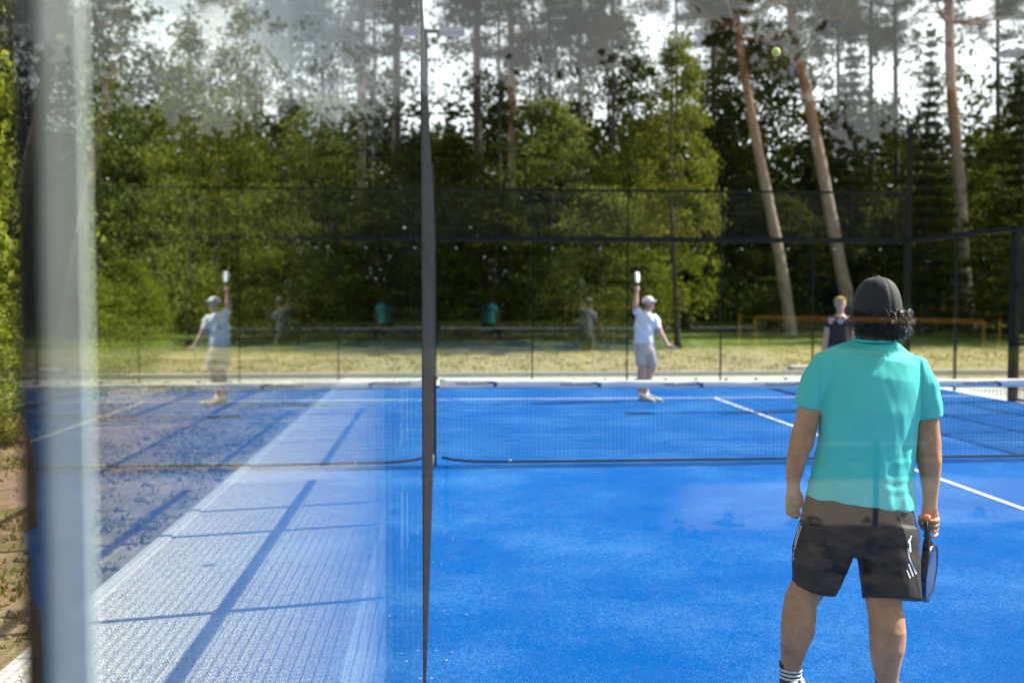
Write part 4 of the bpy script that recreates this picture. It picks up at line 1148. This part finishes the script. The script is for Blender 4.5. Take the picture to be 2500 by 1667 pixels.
# dark straight pines in the middle
mids = [(1168, 27, "thick dark upright trunk close to the dark mesh strip"), (1252, 24, "slim straight reddish pine trunk in the hazy gap of sky"), (1222, 9, "thin dark trunk between the two straight pines"),
        (1655, 10, "thin bare trunk reaching up beside the light green tree"), (1420, 16, "grey pine trunk half hidden in the middle foliage"), (1500, 13, "narrow pine trunk left of the light green tree"), (2130, 14, "thin dark pine trunk behind the dark spruce at the right"), (1745, 14, "dark pine trunk standing straight left of the leaning pines"), (2190, 15, "grey pine whose crown spreads over the pointed spruce"), (2440, 14, "thin grey pine near the upper right corner"), (2050, 12, "slim pine rising right of the twice-bent pine"), (1345, 12, "slim pine trunk in the bright gap left of centre")]
for i, (px, wd, lab) in enumerate(mids):
    D = 49 + (i * 3.7) % 6
    pine_px([(px + 2, 780), (px, 500), (px - 3, 250), (px - 4, 60), (px - 5, -160)], D, wd, i % 3, .9 + .12 * (i % 3), (px - 4, (70, 20, 150, 40, 160, 60, 120, 140, 110, 90, 130, 100)[i]), lab, .55, bk=B_DARK if i != 1 else B_PINE)
# spruces
sp = [(2072, 62, 48, 1, 1.0, "dark spruce with a spiky top right of the twice-bent pine"), (2262, 78, 42, 0, .9, "dark pointed spruce standing against the bright haze left of the stout pine"), (2482, 130, 40, 0, .95, "dark spruce cut by the right edge of the picture"),
      (1770, 230, 47, 1, 1.2, "dark spruce filling the gap behind the leaning pines"), (1975, 340, 52, 0, 1.3, "low dark spruce between the two leaning trunks"), (1330, 300, 52, 1, 1.0, "dull spruce showing between the birch-like crowns in the middle"), (1100, 250, 50, 0, .9, "dark spruce just right of the mesh strip")]
for i, (px, py, D, v, wdt, lab) in enumerate(sp):
    x, y = G(px, D); top = C(px, py, D).z; z = terr(x, y)
    place_tree("spruce_tree", x, y, top - z, cS[v], lab, "spruce", "dark spruces at the edge of the wood", lean=(0, 0), r0=.13, rz=i * 1.3, baseH=(11, 12)[v], sc_xy=wdt, sz=1.0, limbs_n=0)
# leafy trees of the far edge
lf_ = [(1650, 95, 35, cB, 11.0, .62, "tall bright green leafy tree right of the reaching player"), (1470, 460, 37, cC2, 8.0, .9, "round pale green tree left of the reaching player"), (1215, 470, 38, cA2, 9.5, .9, "green bush-like tree under the two straight trunks"),
       (1340, 250, 44, cB2, 11.0, 1.2, "leafy tree with bright gaps left of centre"), (1560, 300, 43, cA, 9.5, .9, "mid green leafy tree behind the bright green one"), (1110, 330, 40, cD, 13.0, .8, "olive leafy tree against the dark mesh strip"),
       (1760, 560, 47, cC, 8.0, .8, "low dark leafy tree left of the first leaning pine"), (2200, 500, 50, cD, 13.0, .8, "leafy tree behind the black cap"), (2440, 330, 49, cB, 11.0, 1.1, "leafy tree with sky showing through, right of the stout pine"),
       (2490, 470, 39, cD, 13.0, .9, "bright leafy tree cut by the right edge"), (1900, 480, 46, cD, 13.0, .9, "dark leafy tree between the leaning trunks"), (2560, 60, 45, cD, 13.0, 1.0, "tall leafy tree at the upper right corner"), (1290, 80, 56, cD, 13, 1.0, "tall thin-crowned tree far back in the bright gap"), (1490, 40, 57, cD, 13, 1.1, "tall airy tree far back above the reaching player")]
for i, (px, py, D, m, bh, wdt, lab) in enumerate(lf_):
    x, y = G(px, D); z = terr(x, y); H = C(px, py, D).z - z
    place_tree("leafy_tree", x, y, H, m, lab, "tree", "leafy trees at the edge of the wood", rz=i * 2.1, baseH=bh, sc_xy=wdt, sz=1.0 if H < bh * 1.2 else H / bh * .9)
# left side, seen through the side glass and past its edge
lt = [(-8.6, 15.0, 8.5, cC, 8.0, "sunlit leafy tree at the far left edge beside the blurred edge strip"), (-10.2, 19.5, 11.5, cD, 13.0, "tall leafy tree behind the first one at the left"), (-10.8, 24.5, 10.5, cA2, 9.5, "yellow-green leafy tree left of the reflected player"),
      (-12.6, 29.0, 13.0, cD, 13.0, "high dark leafy tree over the left bushes"), (-10.2, 31.0, 8.5, cC2, 8.0, "broad low leafy tree behind the reflected player"), (-7.8, 35.5, 9.5, cA, 9.5, "leafy tree right of the reflected player"), (-13.5, 22.0, 13.5, cD, 13.0, "dark tall tree rising at the upper left"),
      (-5.6, 39.0, 9.0, cC3, 8.0, "leafy tree seen faintly near the glass joint"), (-8.2, 11.6, 7.0, cA, 9.5, "leafy tree partly outside the left edge"), (-12.5, 35, 14, cD, 13.0, "tall leafy tree deep in the left wood"), (-9.0, 42, 14, cB, 11.0, "slender leafy tree in the bright gap at upper left")]
for i, (x, y, H, m, bh, lab) in enumerate(lt):
    place_tree("leafy_tree", x, y, H, m, lab, "tree", "leafy trees left of the court", rz=i * 1.7, baseH=bh, sc_xy=1.0)
for i, (x, y) in enumerate(((-5.9, 13.2), (-6.6, 16.8), (-7.4, 21.0), (-8.0, 26.0))):
    place_tree("bush", x, y, (2.0, 2.6, 2.4, 2.8)[i], cC, ("low bush on the soil at the left edge", "leafy bush at the edge of the left soil", "third bush along the left soil, lit yellow-green", "farthest bush along the left soil")[i], "bush", "bushes along the soil at the left", rz=i, baseH=8.0, sz=.48)

# masses of the wood that read as one
def wood(name, seed, n_cl, xr, yr, zr, per, size, mat, label, rad=.9, fn=None):
    rs = np.random.RandomState(seed); P = []
    while len(P) < n_cl:
        x = rs.uniform(*xr); y = rs.uniform(*yr); u = rs.uniform(0, 1) ** 1.1; z = zr[0] + (zr[1] - zr[0]) * u
        k = mnoise.noise(Vector((x * .28, y * .28, z * .30 + seed)))
        if name != 'woodland_behind' and name != 'deep_wood' and k < -.10 + .42 * max(0, u - .3): continue
        if fn and not fn(x, y, z): continue
        P.append((x, y, z + terr(x, y)))
    P = np.array(P); q = clump_points(P, rs.uniform(.6, 1.3, len(P)) * rad, per, rs, .6)
    me = quads_mesh(name, leaf_quads(q, size, rs, .6)); o = link(name, me, mat); tag(o, label, "wood", kind="stuff"); return o
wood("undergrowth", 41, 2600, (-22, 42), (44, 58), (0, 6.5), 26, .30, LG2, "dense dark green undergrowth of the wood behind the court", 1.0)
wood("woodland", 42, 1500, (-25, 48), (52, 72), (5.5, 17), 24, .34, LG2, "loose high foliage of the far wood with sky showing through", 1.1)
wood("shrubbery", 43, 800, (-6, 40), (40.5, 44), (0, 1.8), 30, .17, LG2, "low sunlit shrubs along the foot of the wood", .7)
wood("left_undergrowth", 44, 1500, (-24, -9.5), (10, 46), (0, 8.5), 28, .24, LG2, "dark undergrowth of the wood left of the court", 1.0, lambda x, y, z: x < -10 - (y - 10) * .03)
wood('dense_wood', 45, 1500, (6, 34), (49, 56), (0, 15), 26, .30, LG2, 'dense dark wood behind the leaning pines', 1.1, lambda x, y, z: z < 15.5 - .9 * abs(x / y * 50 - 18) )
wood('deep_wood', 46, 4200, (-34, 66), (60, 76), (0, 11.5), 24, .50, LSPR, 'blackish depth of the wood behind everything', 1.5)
# trunks in the dark of the wood
rs_ = random.Random(8)
# wood behind the camera, seen only mirrored in the near glass
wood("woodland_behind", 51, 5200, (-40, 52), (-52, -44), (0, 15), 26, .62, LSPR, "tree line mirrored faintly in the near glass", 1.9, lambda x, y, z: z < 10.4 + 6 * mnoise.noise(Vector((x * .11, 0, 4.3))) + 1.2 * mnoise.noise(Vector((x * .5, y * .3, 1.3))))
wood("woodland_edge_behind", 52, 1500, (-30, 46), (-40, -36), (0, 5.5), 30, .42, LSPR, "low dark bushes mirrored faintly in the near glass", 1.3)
# grass
def grass(name, seed, n, xr, yr, hgt, mat, label, fn=None):
    rs = np.random.RandomState(seed); V = []
    while len(V) < n:
        x = rs.uniform(*xr); y = rs.uniform(*yr)
        if fn and not fn(x, y): continue
        k = mnoise.noise(Vector((x * 1.3, y * 1.3, seed)))
        if k < .05 and rs.uniform() < .88: continue
        z = terr(x, y) - .05
        h = hgt * rs.uniform(.5, 1.3); a = rs.uniform(0, 6.28); wv = .012 + .01 * rs.uniform(); lx, ly = rs.normal(size=2) * h * .4
        dx, dy = math.cos(a) * wv, math.sin(a) * wv
        V.append(((x - dx, y - dy, z), (x + dx, y + dy, z), (x + lx + dx * .2, y + ly + dy * .2, z + h), (x + lx - dx * .2, y + ly - dy * .2, z + h)))
    o = link(name, quads_mesh(name, np.array(V)), mat); tag(o, label, "grass", kind="stuff"); return o
LGR = leaf_mat("grass_blade", [(.09, .11, .02), (.20, .17, .05), (.36, .26, .13)], .3)
grass("grass", 61, 42000, (-9, -2.2), (2, 30), .055, LGR, "tufts of grass on the bare soil left of the paving")
grass("grass", 62, 26000, (-8, 30), (23, 44), .07, LGR, "dry grass and weeds between the court and the wood", lambda x, y: True)
# clods and stones on the soil
def clods(seed, n, xr, yr, label, s=(.015, .06)):
    rs = random.Random(seed); mb = MB()
    for i in range(n):
        x = rs.uniform(*xr); y = rs.uniform(*yr); r = rs.uniform(*s) ** 1.0
        if rs.random() < .7: r *= .5
        mb.ball((x, y, terr(x, y) - .04 + r * .3), r * rs.uniform(.8, 1.5), r * rs.uniform(.8, 1.4), r * rs.uniform(.5, .9), seg=6, rings=4)
    o = mb.build("soil_clods", M_EARTH, None, False); tag(o, label, "soil", kind="stuff")
clods(71, 1600, (-6.5, -2.15), (1.5, 16), "clods and stones scattered on the left soil")
clods(72, 900, (-2, 8), (-7.6, -1.2), "clods of dug earth behind the near glass", (.03, .12))
# petals and leaf litter on the turf beside the side glass
rs = np.random.RandomState(9); P = []
for i in range(45):
    P.append((XL + .02 + abs(rs.normal()) * .16, rs.uniform(3.0, 10.4), .006))
for i in range(18): P.append((rs.uniform(0, 6), rs.uniform(3.2, 10), .006))
q = leaf_quads(np.array(P), .018, rs, .7); q[:, :, 2] = .006 + np.abs(q[:, :, 2] - .006) * .4
tag(link("leaf_litter", quads_mesh("leaf_litter", q), simple("pale_petal", (.45, .36, .38), .7, 50, .3)), "small pale petals scattered on the blue turf", "petals", kind="stuff")

# pale stone on the dry grass
x, y = G(1957, 24.5)
mb = MB().box(x - .28, x + .28, y - .2, y + .2, -.05, .13)
o = link("stone_block", remeshed(mb, .02, 3), M_CONC, None, True); tag(o, "pale stone block on the dry grass beside the left shoulder of the man in turquoise", "stone")

# things behind the camera that the near glass mirrors
def mir(px, D): return G(px, D)          # the mirrored spot lies as far behind the near glass as it seems beyond it
def back(px, py, D):
    p = C(px, py, D); return Vector((p.x, 2 * (Y0 - TH) - p.y, p.z))
yn = empty("sport_net"); tag(yn, "yellow-edged net mirrored faintly across the dark curly hair", "net")
a = back(1845, 775, 30); b_ = back(2402, 785, 30); c1 = back(1845, 850, 30); c2 = back(2402, 870, 30)
MB().bar(a, b_, .02, .15).build("top_webbing", M_YELLOW, yn)
MB().bar(c1, c2, .02, .12).build("bottom_webbing", M_YELLOW, yn)
MB().bar(a, c1, .09, .02).build("side_webbing", M_YELLOW, yn); MB().bar(b_, c2, .09, .02).build("side_webbing", M_YELLOW, yn)
mb = MB()
for i in range(60): mb.bar(a.lerp(b_, i / 59), c1.lerp(c2, i / 59), .008)
for j in range(1, 8): mb.bar(a.lerp(c1, j / 8), b_.lerp(c2, j / 8), .008)
mb.build("net_cords", M_CORD, yn)
for p, q_ in ((a, -.5), (b_, .5)): MB().bar((p.x + q_, p.y, -.03), (p.x + q_, p.y, p.z + .1), .09).bar((p.x + q_, p.y, p.z), (p.x, p.y, p.z), .02).build("net_post", M_YELLOW, yn)
rb = empty("rope_barrier"); tag(rb, "low barrier of red and white tape on black stakes mirrored across the turquoise shirt", "barrier")
for px in (1090, 2142, 2640):
    p = back(px, 1083, 7.9); MB().bar((p.x, p.y, -.05), (p.x, p.y, p.z + .03), .034).build("stake", M_STEEL, rb)
n_ = 14
for i in range(n_):
    p = back(1640 + 980 * i / n_, 1083, 7.9); q = back(1640 + 980 * (i + 1) / n_, 1083, 7.9)
    MB().bar(p, q, .004, .035).build("tape_length", M_WHITE if i not in (3, 4, 9) else M_REDTAPE, rb)
